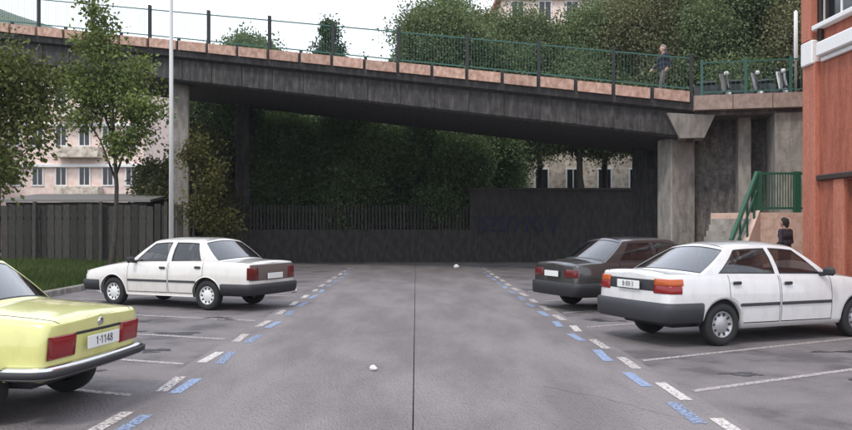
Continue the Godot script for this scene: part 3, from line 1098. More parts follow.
func build_railing() -> void:
	for back in [false, true]:
		var lab := "dark green metal railing along the near edge of the bridge" if not back else "dark green metal railing along the far edge of the bridge"
		var o := thing("bridge_railing", lab, "railing")
		var n := 0.07 if not back else 8.4
		for i in 14:
			var s := 2.2 - i * 2.4
			var ps := st_new()
			var lowest := -0.36 if not back else 0.0
			hexa(ps, [over(s - 0.05, lowest, n - 0.06), over(s + 0.05, lowest, n - 0.06), over(s + 0.05, lowest, n + 0.05), over(s - 0.05, lowest, n + 0.05), over(s - 0.05, 1.24, n - 0.06), over(s + 0.05, 1.24, n - 0.06), over(s + 0.05, 1.24, n + 0.05), over(s - 0.05, 1.24, n + 0.05)])
			part("post", ps, M.post_black, o)
			if not back:
				var cl := st_new()
				sloped(cl, s - 1.2 - 0.045, s - 1.2 + 0.045, -0.36, 0.1, n - 0.06, n + 0.04)
				part("bracket", cl, M.post_black, o)
			for h in [0.12, 1.08]:
				var rl := st_new()
				bar(rl, over(s - 2.35, h, n), over(s - 0.05, h, n), 0.03, 0.04)
				part("rail", rl, M.rail_green, o)
			var bs := st_new()
			for k in 22:
				var b := s - 0.13 - k * 0.102
				bar(bs, over(b, 0.12, n), over(b, 1.05, n), 0.01, 0.01)
			part("bars", bs, M.rail_green, o)
	var o := thing("platform_railing", "green metal railing on the brown platform next to the red building", "railing")
	for i in 4:
		var s := 2.5 + i * 1.3
		var ps := st_new()
		block(ps, s - 0.04, s + 0.04, 5.7, 6.85, -0.12, -0.04)
		part("post", ps, M.rail_green, o)
		if i < 3:
			for y in [5.82, 6.75]:
				var rl := st_new()
				bar(rl, level(s + 0.04, y, -0.08), level(s + 1.26, y, -0.08), 0.03, 0.04)
				part("rail", rl, M.rail_green, o)
			var bs := st_new()
			for k in 8:
				var b := s + 0.14 + k * 0.145
				bar(bs, level(b, 5.82, -0.08), level(b, 6.75, -0.08), 0.014, 0.014)
			part("bars", bs, M.rail_green, o)

func build_ground() -> void:
	var g := st_new()
	quad(g, Vector3(-900, -0.05, 300), Vector3(-900, -0.05, -900), Vector3(900, -0.05, -900), Vector3(900, -0.05, 300))
	struct("ground", g, M.soil)
	# two lanes with the open joint between them
	var road := setting("road")
	for s in [[-2.7, -0.03], [-0.019, 2.7]]:
		var l := st_new()
		bx(l, Transform3D(Basis.IDENTITY, Vector3((s[0] + s[1]) * 0.5, -0.022, -16.5)), Vector3(s[1] - s[0], 0.044, 41.0))
		part("lane", l, M.road, road)
	for s in [-1.0, 1.0]:
		var p := st_new()
		bx(p, Transform3D(Basis.IDENTITY, Vector3(s * 5.56 + (0.0 if s < 0 else 0.0), -0.0235, -16.5)), Vector3(5.719, 0.043, 41.0))
		struct("parking_area", p, M.parking)
	var r := RandomNumberGenerator.new()
	r.seed = 9
	for side in [-1.0, 1.0]:
		for i in 18:
			var d := 3.4 + i * (1.75 if side < 0 else 1.63)
			if d > 33.0:
				break
			for e in [["white_dash", 2.55, 0.0, M.paint_white], ["blue_dash", 2.36, -0.12 if side < 0 else 0.62, M.paint_blue]]:
				var q := st_new()
				var l := 0.42 + r.randf_range(-0.05, 0.05)
				var c: float = d + e[2] + r.randf_range(-0.05, 0.05)
				var x: float = side * e[1] + r.randf_range(-0.012, 0.012)
				var k := r.randf_range(-0.03, 0.03)
				quad(q, Vector3(x - 0.06 + k, 0.004, -c + l), Vector3(x - 0.06 - k, 0.004, -c - l), Vector3(x + 0.06 - k, 0.004, -c - l), Vector3(x + 0.06 + k, 0.004, -c + l))
				var faded := r.randf() < 0.3 + d * 0.015
				part(e[0], q, M[("paint_white" if e[0] == "white_dash" else "paint_blue") + ("_worn" if faded else "")], road)
		for d in ([6.3, 8.05, 9.85, 12.0, 14.3, 16.7, 19.2, 21.7] if side < 0 else [6.2, 8.25, 10.1, 13.4, 15.6, 18.0, 20.5]):
			var q := st_new()
			var t := tan(deg_to_rad(29.0 if side > 0 else 21.0))
			var x0: float = side * 2.76
			var x1: float = side * 7.6
			quad(q, Vector3(x0, 0.002, -d + 0.055), Vector3(x0, 0.002, -d - 0.055), Vector3(x1, 0.002, -d - 4.84 * t - 0.055), Vector3(x1, 0.002, -d - 4.84 * t + 0.055))
			part("bay_line", q, M.paint_line, road)
	# oil and water stains
	var sm := StandardMaterial3D.new()
	sm.albedo_color = lin(0.02, 0.02, 0.021)
	sm.roughness = 0.5
	var stains := [[-4.1, 12.8, 0.75, 0.32], [-5.3, 14.3, 0.9, 0.3], [-3.5, 14.6, 0.5, 0.25], [-3.4, 10.9, 0.35, 0.2], [4.9, 8.9, 0.5, 0.18], [3.6, 9.2, 0.3, 0.12], [-3.9, 9.3, 0.45, 0.2], [5.6, 10.9, 0.5, 0.22], [3.3, 14.4, 0.4, 0.2]]
	for e in stains:
		for k in 4:
			var q := st_new()
			var cx: float = e[0] + r.randf_range(-0.5, 0.5) * e[2] * 1.4
			var cz: float = -e[1] + r.randf_range(-0.5, 0.5) * e[3] * 1.4
			var f := r.randf_range(0.25, 0.7)
			var rim := []
			var ph := r.randf() * TAU
			for i in 26:
				var a := TAU * i / 26
				var w: float = f * (0.7 + 0.22 * sin(3 * a + ph) + 0.16 * sin(5 * a + ph * 2.0) + r.randf_range(-0.1, 0.1))
				rim.append(Vector3(cx + cos(a) * e[2] * w, 0.0005 + k * 0.0008, cz + sin(a) * e[3] * w))
			for i in 26:
				tri(q, Vector3(cx, 0.0005 + k * 0.0008, cz), rim[i], rim[(i + 1) % 26])
			part("stain", q, sm, road)
	# cracks in the asphalt
	for e in [[1.3, 8.5, -0.7], [-1.1, 12.5, 0.4], [-4.2, 11.6, 2.6], [1.9, 15.0, 0.9], [5.2, 8.6, 0.5]]:
		var q := st_new()
		var p := Vector3(e[0], 0.0012, -e[1])
		var a: float = e[2]
		for i in 22:
			a += r.randf_range(-0.45, 0.45)
			var n := p + Vector3(cos(a), 0, -sin(a)) * r.randf_range(0.05, 0.13)
			var w := Vector3(sin(a), 0, cos(a)) * r.randf_range(0.001, 0.004)
			quad(q, p - w, n - w, n + w, p + w)
			p = n
		part("crack", q, sm, road)
	# kerbs
	var kst := st_new()
	bx(kst, Transform3D.IDENTITY, Vector3(0.16, 0.24, 0.985), 0.02)
	var kerb := done(kst)
	for s in [-8.49, 8.49]:
		var k := setting("kerb")
		for i in 36:
			put("kerb_stone", kerb, M.concrete, k, Transform3D(Basis.IDENTITY, Vector3(s + r.randf_range(-0.006, 0.006), 0.02 + r.randf_range(-0.006, 0.006), -1.5 - i)))
	var pv := st_new()
	bx(pv, Transform3D(Basis.IDENTITY, Vector3(14.3, 0.03, -18.9)), Vector3(11.4, 0.18, 36.0))
	struct("pavement", pv, M.pavement)
	# verge
	var vg := st_new()
	var nz := FastNoiseLite.new()
	nz.seed = 3
	nz.frequency = 0.25
	for i in 24:
		for k in 46:
			var p := func(a: int, b: int) -> Vector3:
				var x := -8.58 - a * 0.5
				var z := -2.0 - b * 0.75
				return Vector3(x, 0.1 + (nz.get_noise_2d(x, z) * 0.06 + min(a, 8) * 0.025 if a > 0 else 0.0), z)
			quad(vg, p.call(i, k), p.call(i, k + 1), p.call(i + 1, k + 1), p.call(i + 1, k))
	struct("verge", vg, M.soil)
	var bl := st_new()
	for i in 9:
		var a := r.randf() * TAU
		var b := Vector3(r.randf_range(-0.06, 0.06), 0, r.randf_range(-0.06, 0.06))
		var h := r.randf_range(0.08, 0.2)
		var d := Vector3(cos(a), 0, sin(a))
		tri(bl, b - d.cross(Vector3.UP) * 0.008, b + d * h * 0.45 + Vector3.UP * h, b + d.cross(Vector3.UP) * 0.008)
	var mm := MultiMesh.new()
	mm.transform_format = MultiMesh.TRANSFORM_3D
	mm.use_colors = true
	mm.mesh = done(bl)
	mm.instance_count = 26000
	for i in mm.instance_count:
		var x := -8.62 - r.randf() * 8.0
		var z := -14.0 - r.randf() * 18.0
		var a: float = (-8.58 - x) / 0.5
		mm.set_instance_transform(i, Transform3D(Basis(Vector3.UP, r.randf() * TAU).scaled(Vector3.ONE * r.randf_range(0.6, 1.3)), Vector3(x, 0.08 + min(a, 8) * 0.025 + nz.get_noise_2d(x, z) * 0.06, z)))
		var t := r.randf()
		mm.set_instance_color(i, Color(lerpf(0.04, 0.1, t), lerpf(0.07, 0.135, t), lerpf(0.02, 0.035, t)))
	var go := MultiMeshInstance3D.new()
	go.multimesh = mm
	go.material_override = M.leaf
	go.name = numbered("grass")
	add_child(go)
	go.set_meta("kind", "stuff")
	tag(go, "green grass on the verge behind the pale parked cars", "grass")
	# bank behind the wall, and the hill far off
	var em := st_new(true)
	for i in 30:
		for k in 12:
			var p := func(a: int, b: int) -> Vector3:
				var x := -12.0 + a * 2.0
				var z := -37.4 - b * 4.0
				var base := lerpf(1.35, 2.95, smoothstep(1.0, 3.4, x))
				return Vector3(x, base + b * lerpf(0.35, 0.06, smoothstep(1.0, 4.0, x)) + (nz.get_noise_2d(x * 2, z) * 0.3 if b > 0 else 0.0), z)
			quad(em, p.call(i, k), p.call(i, k + 1), p.call(i + 1, k + 1), p.call(i + 1, k))
	struct("embankment", em, M.soil)
	var hs := st_new(true)
	var ridge := [[-1400, 200], [-900, 250], [-600, 226], [-430, 200], [-351, 187], [-318, 179], [-290, 167], [-255, 152], [-150, 120], [0, 100], [300, 110], [700, 90]]
	for i in 84:
		for k in 8:
			var p := func(a: int, b: int) -> Vector3:
				var x := -1400.0 + a * 25.0
				var f := b / 8.0
				var y := pchip(ridge, x) + nz.get_noise_2d(x * 0.1, 5.0) * 5.0
				return Vector3(x, y * (1.0 - f * f) + nz.get_noise_2d(x * 0.08, b * 9.0) * 12.0 * f * (1 - f) * 4.0 - 2.0, -720.0 + f * 330.0)
			quad(hs, p.call(i, k), p.call(i, k + 1), p.call(i + 1, k + 1), p.call(i + 1, k))
	struct("hill", hs, M.hill)

func window(parent: Node, at: Vector3, w: float, h: float, turn: float, deep := 0.12) -> void:
	# local: opening faces +z; frame, two panes, sill
	var t := Transform3D(Basis(Vector3.UP, turn), at)
	var f := st_new()
	for e in [[Vector3(0, h * 0.5, 0), Vector3(w + 0.16, 0.1, deep)], [Vector3(0, -h * 0.5, 0), Vector3(w + 0.16, 0.1, deep)], [Vector3(-w * 0.5, 0, 0), Vector3(0.1, h - 0.1, deep)], [Vector3(w * 0.5, 0, 0), Vector3(0.1, h - 0.1, deep)], [Vector3(0, 0, 0), Vector3(0.06, h - 0.1, deep * 0.8)]]:
		bx(f, t * Transform3D(Basis.IDENTITY, e[0]), e[1], 0.01)
	var win := part("window", f, M.frame_white, parent)
	for s in [-1.0, 1.0]:
		var p := st_new()
		bx(p, t * Transform3D(Basis.IDENTITY, Vector3(s * (w * 0.25), 0, 0)), Vector3(w * 0.5 - 0.1, h - 0.11, deep * 0.5))
		part("pane", p, M.window_dark, win)

func build_red_building() -> void:
	var o := thing("red_building", "terracotta red rendered building with a white band above the ground floor", "building")
	var x := 10.4
	# ground floor wall in pieces round the doorway, then the upper wall round the windows
	var w := st_new()
	var seg := func(d0: float, d1: float, y0: float, y1: float) -> void:
		bx(w, Transform3D(Basis.IDENTITY, Vector3(x + 0.2, (y0 + y1) * 0.5, -(d0 + d1) * 0.5)), Vector3(0.4, y1 - y0, abs(d1 - d0)))
	seg.call(22.0, 20.05, 0.05, 5.95)
	seg.call(20.05, 17.6, 2.75, 5.95)
	seg.call(17.6, 10.0, 0.05, 5.95)
	seg.call(22.0, 21.35, 5.95, 11.5)
	seg.call(21.35, 19.45, 5.95, 6.75)
	seg.call(21.35, 19.45, 8.7, 11.5)
	seg.call(19.45, 10.0, 5.95, 11.5)
	bx(w, Transform3D(Basis.IDENTITY, Vector3(15.6, 5.78, -21.8)), Vector3(9.6, 11.45, 0.38))
	bx(w, Transform3D(Basis.IDENTITY, Vector3(15.6, 11.4, -16.0)), Vector3(9.6, 0.3, 11.2))
	bx(w, Transform3D(Basis.IDENTITY, Vector3(20.2, 5.7, -15.8)), Vector3(0.4, 11.0, 11.4))
	bx(w, Transform3D(Basis.IDENTITY, Vector3(15.4, 5.7, -10.1)), Vector3(9.2, 11.0, 0.2))
	bx(w, Transform3D(Basis.IDENTITY, Vector3(15.5, 6.0, -16.0)), Vector3(9.2, 0.25, 11.2))
	part("wall", w, M.red_render, o)
	var p := st_new()
	bat(p, Vector3(x + 0.11, 2.97, -21.72), Vector3(0.5, 5.84, 0.66), 0.02)
	bat(p, Vector3(x + 0.06, 8.9, -21.78), Vector3(0.5, 4.9, 0.5), 0.02)
	part("corner_pilaster", p, M.red_pilaster, o)
	var p2 := st_new()
	bat(p2, Vector3(x + 0.14, 1.5, -20.35), Vector3(0.4, 2.6, 0.5), 0.02)
	part("door_pilaster", p2, M.red_pilaster, o)
	var c := st_new()
	bat(c, Vector3(x + 0.1, 6.12, -21.7), Vector3(0.62, 0.62, 0.62), 0.03)
	part("white_quoin", c, M.trim_white, o)
	var b := st_new()
	bat(b, Vector3(x + 0.02, 6.12, -15.6), Vector3(0.44, 0.36, 11.2), 0.03)
	bat(b, Vector3(x + 0.07, 5.88, -15.6), Vector3(0.3, 0.13, 11.2), 0.02)
	part("white_band", b, M.trim_white, o)
	var l := st_new()
	bat(l, Vector3(x + 0.06, 2.86, -15.7), Vector3(0.36, 0.14, 11.3), 0.02)
	part("string_course", l, M.pipe, o)
	var dp := st_new(true)
	tube(dp, [Vector3(x - 0.08, 6.36, -21.2), Vector3(x - 0.08, 11.3, -21.2)], [0.07, 0.07], 10)
	part("downpipe", dp, M.pipe, o)
	window(o, Vector3(x + 0.12, 7.725, -20.4), 1.8, 1.85, -PI / 2, 0.2)
	var sl := st_new()
	bat(sl, Vector3(x - 0.04, 6.72, -20.4), Vector3(0.3, 0.13, 2.1), 0.02)
	part("window_sill", sl, M.trim_white, o)
	var dr := st_new()
	bat(dr, Vector3(x + 0.32, 1.4, -18.82), Vector3(0.06, 2.68, 2.42), 0.01)
	part("door", dr, M.iron, o)

func build_stairs() -> void:
	var o := thing("outdoor_stairs", "peach walled steps with a green railing climbing beside the bridge abutment", "stairs")
	var y0 := 0.12
	var dirn := Vector3(-0.67, 0, 0.742)
	var per := Vector3(-0.742, 0, -0.67)
	var top := Vector3(9.57, 2.0, -23.3)
	var n := 11
	var run := 0.172
	var rise := (2.0 - y0) / n
	for i in n:
		var st := st_new()
		var h := 2.0 - rise * (i + 1)
		if h < y0 + 0.05:
			break
		var a := top + dirn * run * i + per * 0.09
		var b := top + dirn * (run * (i + 1) - 0.002) + per * 0.09
		var q := per * 1.15
		hexa(st, [Vector3(a.x, y0, a.z), Vector3(b.x, y0, b.z), Vector3(b.x, y0, b.z) + q, Vector3(a.x, y0, a.z) + q, Vector3(a.x, h, a.z), Vector3(b.x, h, b.z), Vector3(b.x, h, b.z) + q, Vector3(a.x, h, a.z) + q])
		part("step", st, M.concrete, o)
	var foot := top + dirn * run * n
	var fw := st_new()
	var th := per * 0.08
	hexa(fw, [Vector3(foot.x, y0, foot.z) - th, Vector3(top.x, y0, top.z) - th, Vector3(top.x, y0, top.z) + th, Vector3(foot.x, y0, foot.z) + th, Vector3(foot.x, y0 + 0.08, foot.z) - th, Vector3(top.x, 2.06, top.z) - th, Vector3(top.x, 2.06, top.z) + th, Vector3(foot.x, y0 + 0.08, foot.z) + th])
	part("flank_wall", fw, M.peach_wall, o)
	var lw := st_new()
	hexa(lw, [Vector3(9.6, y0, -23.3), Vector3(12.2, y0, -23.3), Vector3(12.2, y0, -24.7), Vector3(8.7, y0, -24.5), Vector3(9.6, 2.0, -23.3), Vector3(12.2, 2.0, -23.3), Vector3(12.2, 2.0, -24.7), Vector3(8.7, 2.0, -24.5)])
	part("landing", lw, M.peach_wall, o)
	# railing
	for e in [[9.62, 0.2], [10.72, 0.2]]:
		var ps := st_new()
		bat(ps, Vector3(e[0], 2.58, -23.36), Vector3(e[1], 1.16, 0.1), 0.01)
		part("railing_post", ps, M.bright_green, o)
	for y in [2.12, 3.1]:
		var rl := st_new()
		bar(rl, Vector3(9.72, y, -23.36), Vector3(10.62, y, -23.36), 0.05, 0.06)
		bar(rl, Vector3(10.82, y, -23.36), Vector3(12.0, y, -23.36), 0.05, 0.06)
		part("rail", rl, M.bright_green, o)
	var bs := st_new()
	for k in 11:
		bar(bs, Vector3(9.79 + k * 0.076, 2.12, -23.36), Vector3(9.79 + k * 0.076, 3.1, -23.36), 0.02, 0.02)
	part("bars", bs, M.bright_green, o)
	for k in 3:
		var wp := st_new()
		bat(wp, Vector3(10.93 + k * 0.17, 2.6, -23.36), Vector3(0.07, 0.94, 0.04), 0.008)
		part("white_picket", wp, M.frame_white, o)
	var hr := st_new()
	var r0 := top + Vector3(0, 1.12, 0)
	var r1 := foot + Vector3(0, -1.9 + 1.12, 0)
	bar(hr, r0, r1, 0.1, 0.13, 0.02)
	bar(hr, r0 - Vector3(0, 0.5, 0), r1 - Vector3(0, 0.5, 0), 0.05, 0.08, 0.01)
	part("handrail", hr, M.bright_green, o)
	for k in 4:
		var f := 0.12 + k * 0.27
		var q := r0.lerp(r1, f)
		var ps := st_new()
		bat(ps, q - Vector3(0, 0.54, 0), Vector3(0.05, 1.06, 0.05), 0.005)
		part("baluster", ps, M.bright_green, o)

func build_back() -> void:
	var w := thing("retaining_wall", "dark retaining wall under the bridge with the shade put into its colour", "wall")
	var a := st_new()
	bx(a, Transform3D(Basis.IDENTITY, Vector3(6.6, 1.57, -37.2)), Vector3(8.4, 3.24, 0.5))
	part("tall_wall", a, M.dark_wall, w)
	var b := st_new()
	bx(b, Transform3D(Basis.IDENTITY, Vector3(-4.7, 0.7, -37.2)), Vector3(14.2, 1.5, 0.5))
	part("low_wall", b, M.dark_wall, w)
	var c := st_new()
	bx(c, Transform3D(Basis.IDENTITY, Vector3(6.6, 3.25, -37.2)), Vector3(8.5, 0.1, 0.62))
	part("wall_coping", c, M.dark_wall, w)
	var gm := mat(0.02, 0.035, 0.085, 0.8)
	var gr := RandomNumberGenerator.new()
	gr.seed = 63
	for k in 13:
		var g := st_new(true)
		var pts := []
		var rd := []
		var gx := 2.75 + k * 0.29
		for i in 5:
			pts.append(Vector3(gx + gr.randf_range(-0.22, 0.22), 1.3 + i * 0.2 + gr.randf_range(-0.08, 0.08), -36.945))
			rd.append(gr.randf_range(0.03, 0.055))
		tube(g, pts, rd, 4)
		part("graffiti_stroke", g, gm, w)
	var pf := thing("paling_fence", "brown upright paling fence on top of the low dark wall under the bridge", "fence")
	var ps := st_new()
	bx(ps, Transform3D.IDENTITY, Vector3(0.1, 1.1, 0.03), 0.006)
	var pm := done(ps)
	var r := RandomNumberGenerator.new()
	r.seed = 31
	for i in 90:
		put("pale", pm, M.fence_wood[r.randi() % 3], pf, Transform3D(Basis(Vector3.BACK, r.randf_range(-0.02, 0.02)), Vector3(-11.6 + i * 0.156, 1.98 + r.randf_range(-0.03, 0.03), -37.1)))
	for y in [1.7, 2.3]:
		var rl := st_new()
		bar(rl, Vector3(-11.7, y, -37.15), Vector3(2.4, y, -37.15), 0.05, 0.08)
		part("rail", rl, M.fence_wood[0], pf)

	# left fence and the shed behind it
	var bf := thing("board_fence", "dark weathered board fence behind the grass and the young tree", "fence")
	var q := st_new()
	bx(q, Transform3D.IDENTITY, Vector3(0.24, 2.15, 0.03), 0.008)
	var qm := done(q)
	for i in 40:
		put("board", qm, M.fence_wood[r.randi() % 3], bf, Transform3D(Basis(Vector3.BACK, r.randf_range(-0.012, 0.012)), Vector3(-19.2 + i * 0.268, 1.3 + r.randf_range(-0.05, 0.05), -29.6 - i * 0.03)))
	for i in 5:
		var pst := st_new()
		bat(pst, Vector3(-18.4 + i * 2.3, 1.3, -29.53 - i * 0.257), Vector3(0.12, 2.4, 0.1), 0.01)
		part("post", pst, M.fence_wood[2], bf)
	for y in [0.7, 1.9]:
		var rl := st_new()
		bar(rl, Vector3(-19.3, y, -29.68), Vector3(-8.7, y, -30.86), 0.05, 0.1)
		part("rail", rl, M.fence_wood[0], bf)
	var sh := thing("shed", "low shed with a flat grey roof behind the dark board fence", "shed", Vector3(-13.5, 0, -34.5))
	var s1 := st_new()
	bat(s1, Vector3(0, 1.25, 0), Vector3(5.6, 2.6, 3.0))
	part("wall", s1, M.fence_wood[1], sh)
	var s2 := st_new()
	hexa(s2, [Vector3(-3, 2.56, 1.7), Vector3(3, 2.56, 1.7), Vector3(3, 2.9, -1.7), Vector3(-3, 2.9, -1.7), Vector3(-3, 2.66, 1.7), Vector3(3, 2.66, 1.7), Vector3(3, 3.0, -1.7), Vector3(-3, 3.0, -1.7)])
	part("roof", s2, M.roof_grey, sh)

	# houses behind
	var h1 := thing("pink_house", "pale pink apartment house with small dark windows seen under the bridge", "building")
	var hw := st_new()
	bx(hw, Transform3D(Basis.IDENTITY, Vector3(-25.2, 6.4, -66)), Vector3(10.6, 12.8, 10))
	part("wall", hw, M.far_pink, h1)
	var hb := st_new()
	for y in [6.0, 9.0]:
		bx(hb, Transform3D(Basis.IDENTITY, Vector3(-25.2, y, -60.9)), Vector3(10.8, 0.25, 0.4), 0.03)
	part("string_course", hb, M.trim_white, h1)
	var hr := st_new()
	bx(hr, Transform3D(Basis.IDENTITY, Vector3(-25.2, 12.9, -66)), Vector3(11.4, 0.4, 10.8), 0.05)
	part("roof", hr, M.far_red, h1)
	for i in 6:
		for k in 4:
			window(h1, Vector3(-29.5 + i * 1.72, 2.4 + k * 2.9, -60.98), 0.8, 1.5, 0.0, 0.12)
	for k in 3:
		var bc := st_new()
		bx(bc, Transform3D(Basis.IDENTITY, Vector3(-24.6, 4.05 + k * 2.9, -60.5)), Vector3(3.2, 0.8, 0.9), 0.03)
		part("balcony", bc, M.far_cream, h1)
	var h2 := thing("red_house", "salmon red house left of the pink house behind leaves", "building")
	var rw := st_new()
	bx(rw, Transform3D(Basis.IDENTITY, Vector3(-37.5, 5.4, -62)), Vector3(13.4, 11.0, 8))
	part("wall", rw, M.far_red, h2)
	for i in 6:
		for k in 3:
			window(h2, Vector3(-43 + i * 2.1, 2.6 + k * 3.1, -57.98), 0.9, 1.5, 0.0, 0.12)
	var rr := st_new()
	bx(rr, Transform3D(Basis.IDENTITY, Vector3(-37.5, 11.0, -62)), Vector3(14, 0.4, 8.8), 0.05)
	part("roof", rr, M.pipe, h2)
	var h3 := thing("cream_house", "tall cream and pink house rising behind the trees over the bridge", "building")
	var cw := st_new()
	bx(cw, Transform3D(Basis.IDENTITY, Vector3(12.6, 10.0, -72)), Vector3(11.4, 20.0, 10))
	part("wall", cw, M.far_pink, h3)
	for i in 5:
		for k in 6:
			window(h3, Vector3(8.2 + i * 2.2, 3.9 + k * 3.0, -66.98), 1.0, 1.6, 0.0, 0.14)
	var cr := st_new()
	bx(cr, Transform3D(Basis.IDENTITY, Vector3(12.6, 20.1, -72)), Vector3(12.2, 0.5, 10.8), 0.05)
	part("roof", cr, M.far_red, h3)
	var h4 := thing("ochre_house", "low ochre house glimpsed between the trunks under the bridge", "building")
	var ow := st_new()
	bx(ow, Transform3D(Basis.IDENTITY, Vector3(11.6, 4.5, -58)), Vector3(9.0, 5.0, 5))
	part("wall", ow, M.far_cream, h4)
	for i in 4:
		window(h4, Vector3(8.4 + i * 2.1, 4.7, -55.48), 0.9, 1.4, 0.0, 0.12)
	var orf := st_new()
	bx(orf, Transform3D(Basis.IDENTITY, Vector3(11.6, 7.1, -58)), Vector3(9.6, 0.3, 5.6), 0.04)
	part("roof", orf, M.far_red, h4)

func build_lamp_posts() -> void:
	var o := thing("lamp_post", "tall thin white lamp post behind the white saloon on the left", "lamp post", Vector3(-7.37, 0.1, -25.0))
	var b := st_new(true)
	tube(b, [Vector3(0, -0.1, 0), Vector3(0, 1.0, 0)], [0.09, 0.088], 14)
	part("base", b, M.steel_white, o)
	var p := st_new(true)
	tube(p, [Vector3(0, 1.0, 0), Vector3(0, 6.0, 0), Vector3(0, 9.2, 0), Vector3(0.25, 9.7, 0), Vector3(1.0, 9.95, 0)], [0.075, 0.06, 0.05, 0.045, 0.04], 12)
	part("mast", p, M.steel_white, o)
	var l := st_new()
	bat(l, Vector3(1.3, 9.95, 0), Vector3(0.7, 0.14, 0.24), 0.05)
	part("lamp_head", l, M.iron, o)
	var q := thing("lamp_post", "slim white topped lamp post on the platform beside the red building", "lamp post", Vector3(12.35, 5.58, -27.0))
	var a := st_new(true)
	tube(a, [Vector3.ZERO, Vector3(0, 1.4, 0)], [0.035, 0.035], 10)
	part("mast", a, M.roof_grey, q)
	var c := st_new(true)
	tube(c, [Vector3(0, 1.4, 0), Vector3(0, 1.45, 0), Vector3(0, 3.0, 0), Vector3(0, 3.05, 0)], [0.03, 0.065, 0.06, 0.02], 12)
	part("white_shade", c, M.frame_white, q)

func moped(label: String, at: Vector3, turn: float, shield: Material) -> void:
	var o := thing("moped", label, "moped", at, turn, "mopeds on the platform")
	for z in [-0.58, 0.58]:
		var w := Node3D.new()
		w.name = "wheel"
		o.add_child(w, true)
		w.position = Vector3(0, 0.23, z)
		var t := st_new(true)
		lathe_x(t, [Vector2(0.15, -0.035), Vector2(0.21, -0.045), Vector2(0.23, 0), Vector2(0.21, 0.045), Vector2(0.15, 0.035)], Vector3.ZERO, 18)
		part("tyre", t, M.tyre, w)
		var rm := st_new(true)
		lathe_x(rm, [Vector2(0, -0.04), Vector2(0.15, -0.03), Vector2(0.15, 0.03), Vector2(0, 0.04)], Vector3.ZERO, 14)
		part("rim", rm, M.hub, w)
	var b := st_new()
	hexa(b, [Vector3(-0.12, 0.3, -0.05), Vector3(0.12, 0.3, -0.05), Vector3(0.15, 0.34, 0.75), Vector3(-0.15, 0.34, 0.75), Vector3(-0.13, 0.62, 0.05), Vector3(0.13, 0.62, 0.05), Vector3(0.12, 0.7, 0.82), Vector3(-0.12, 0.7, 0.82)])
	bat(b, Vector3(0, 0.28, -0.2), Vector3(0.26, 0.07, 0.5), 0.02)
	part("body", b, M.bumper_grey, o)
	var s := st_new()
	bx(s, Transform3D(Basis(Vector3.RIGHT, -0.08), Vector3(0, 0.74, 0.4)), Vector3(0.25, 0.12, 0.72), 0.05)
	part("seat", s, M.rubber, o)
	var f := st_new()
	bx(f, Transform3D(Basis(Vector3.RIGHT, 0.25), Vector3(0, 0.62, -0.42)), Vector3(0.36, 0.62, 0.06), 0.03)
	part("front_shield", f, shield, o)
	var h := st_new(true)
	tube(h, [Vector3(0, 0.25, -0.58), Vector3(0, 0.95, -0.4)], [0.03, 0.028], 8)
	tube(h, [Vector3(-0.32, 1.0, -0.28), Vector3(0, 0.96, -0.4), Vector3(0.32, 1.0, -0.28)], [0.018, 0.02, 0.018], 7)
	part("handlebar", h, M.iron, o)
	var l := st_new(true)
	lathe_y(l, [Vector2(0, -0.08), Vector2(0.06, -0.06), Vector2(0.08, 0), Vector2(0.06, 0.06), Vector2(0, 0.08)], Vector3(0, 0.92, -0.48), 12)
	part("headlight", l, M.lens_clear, o)

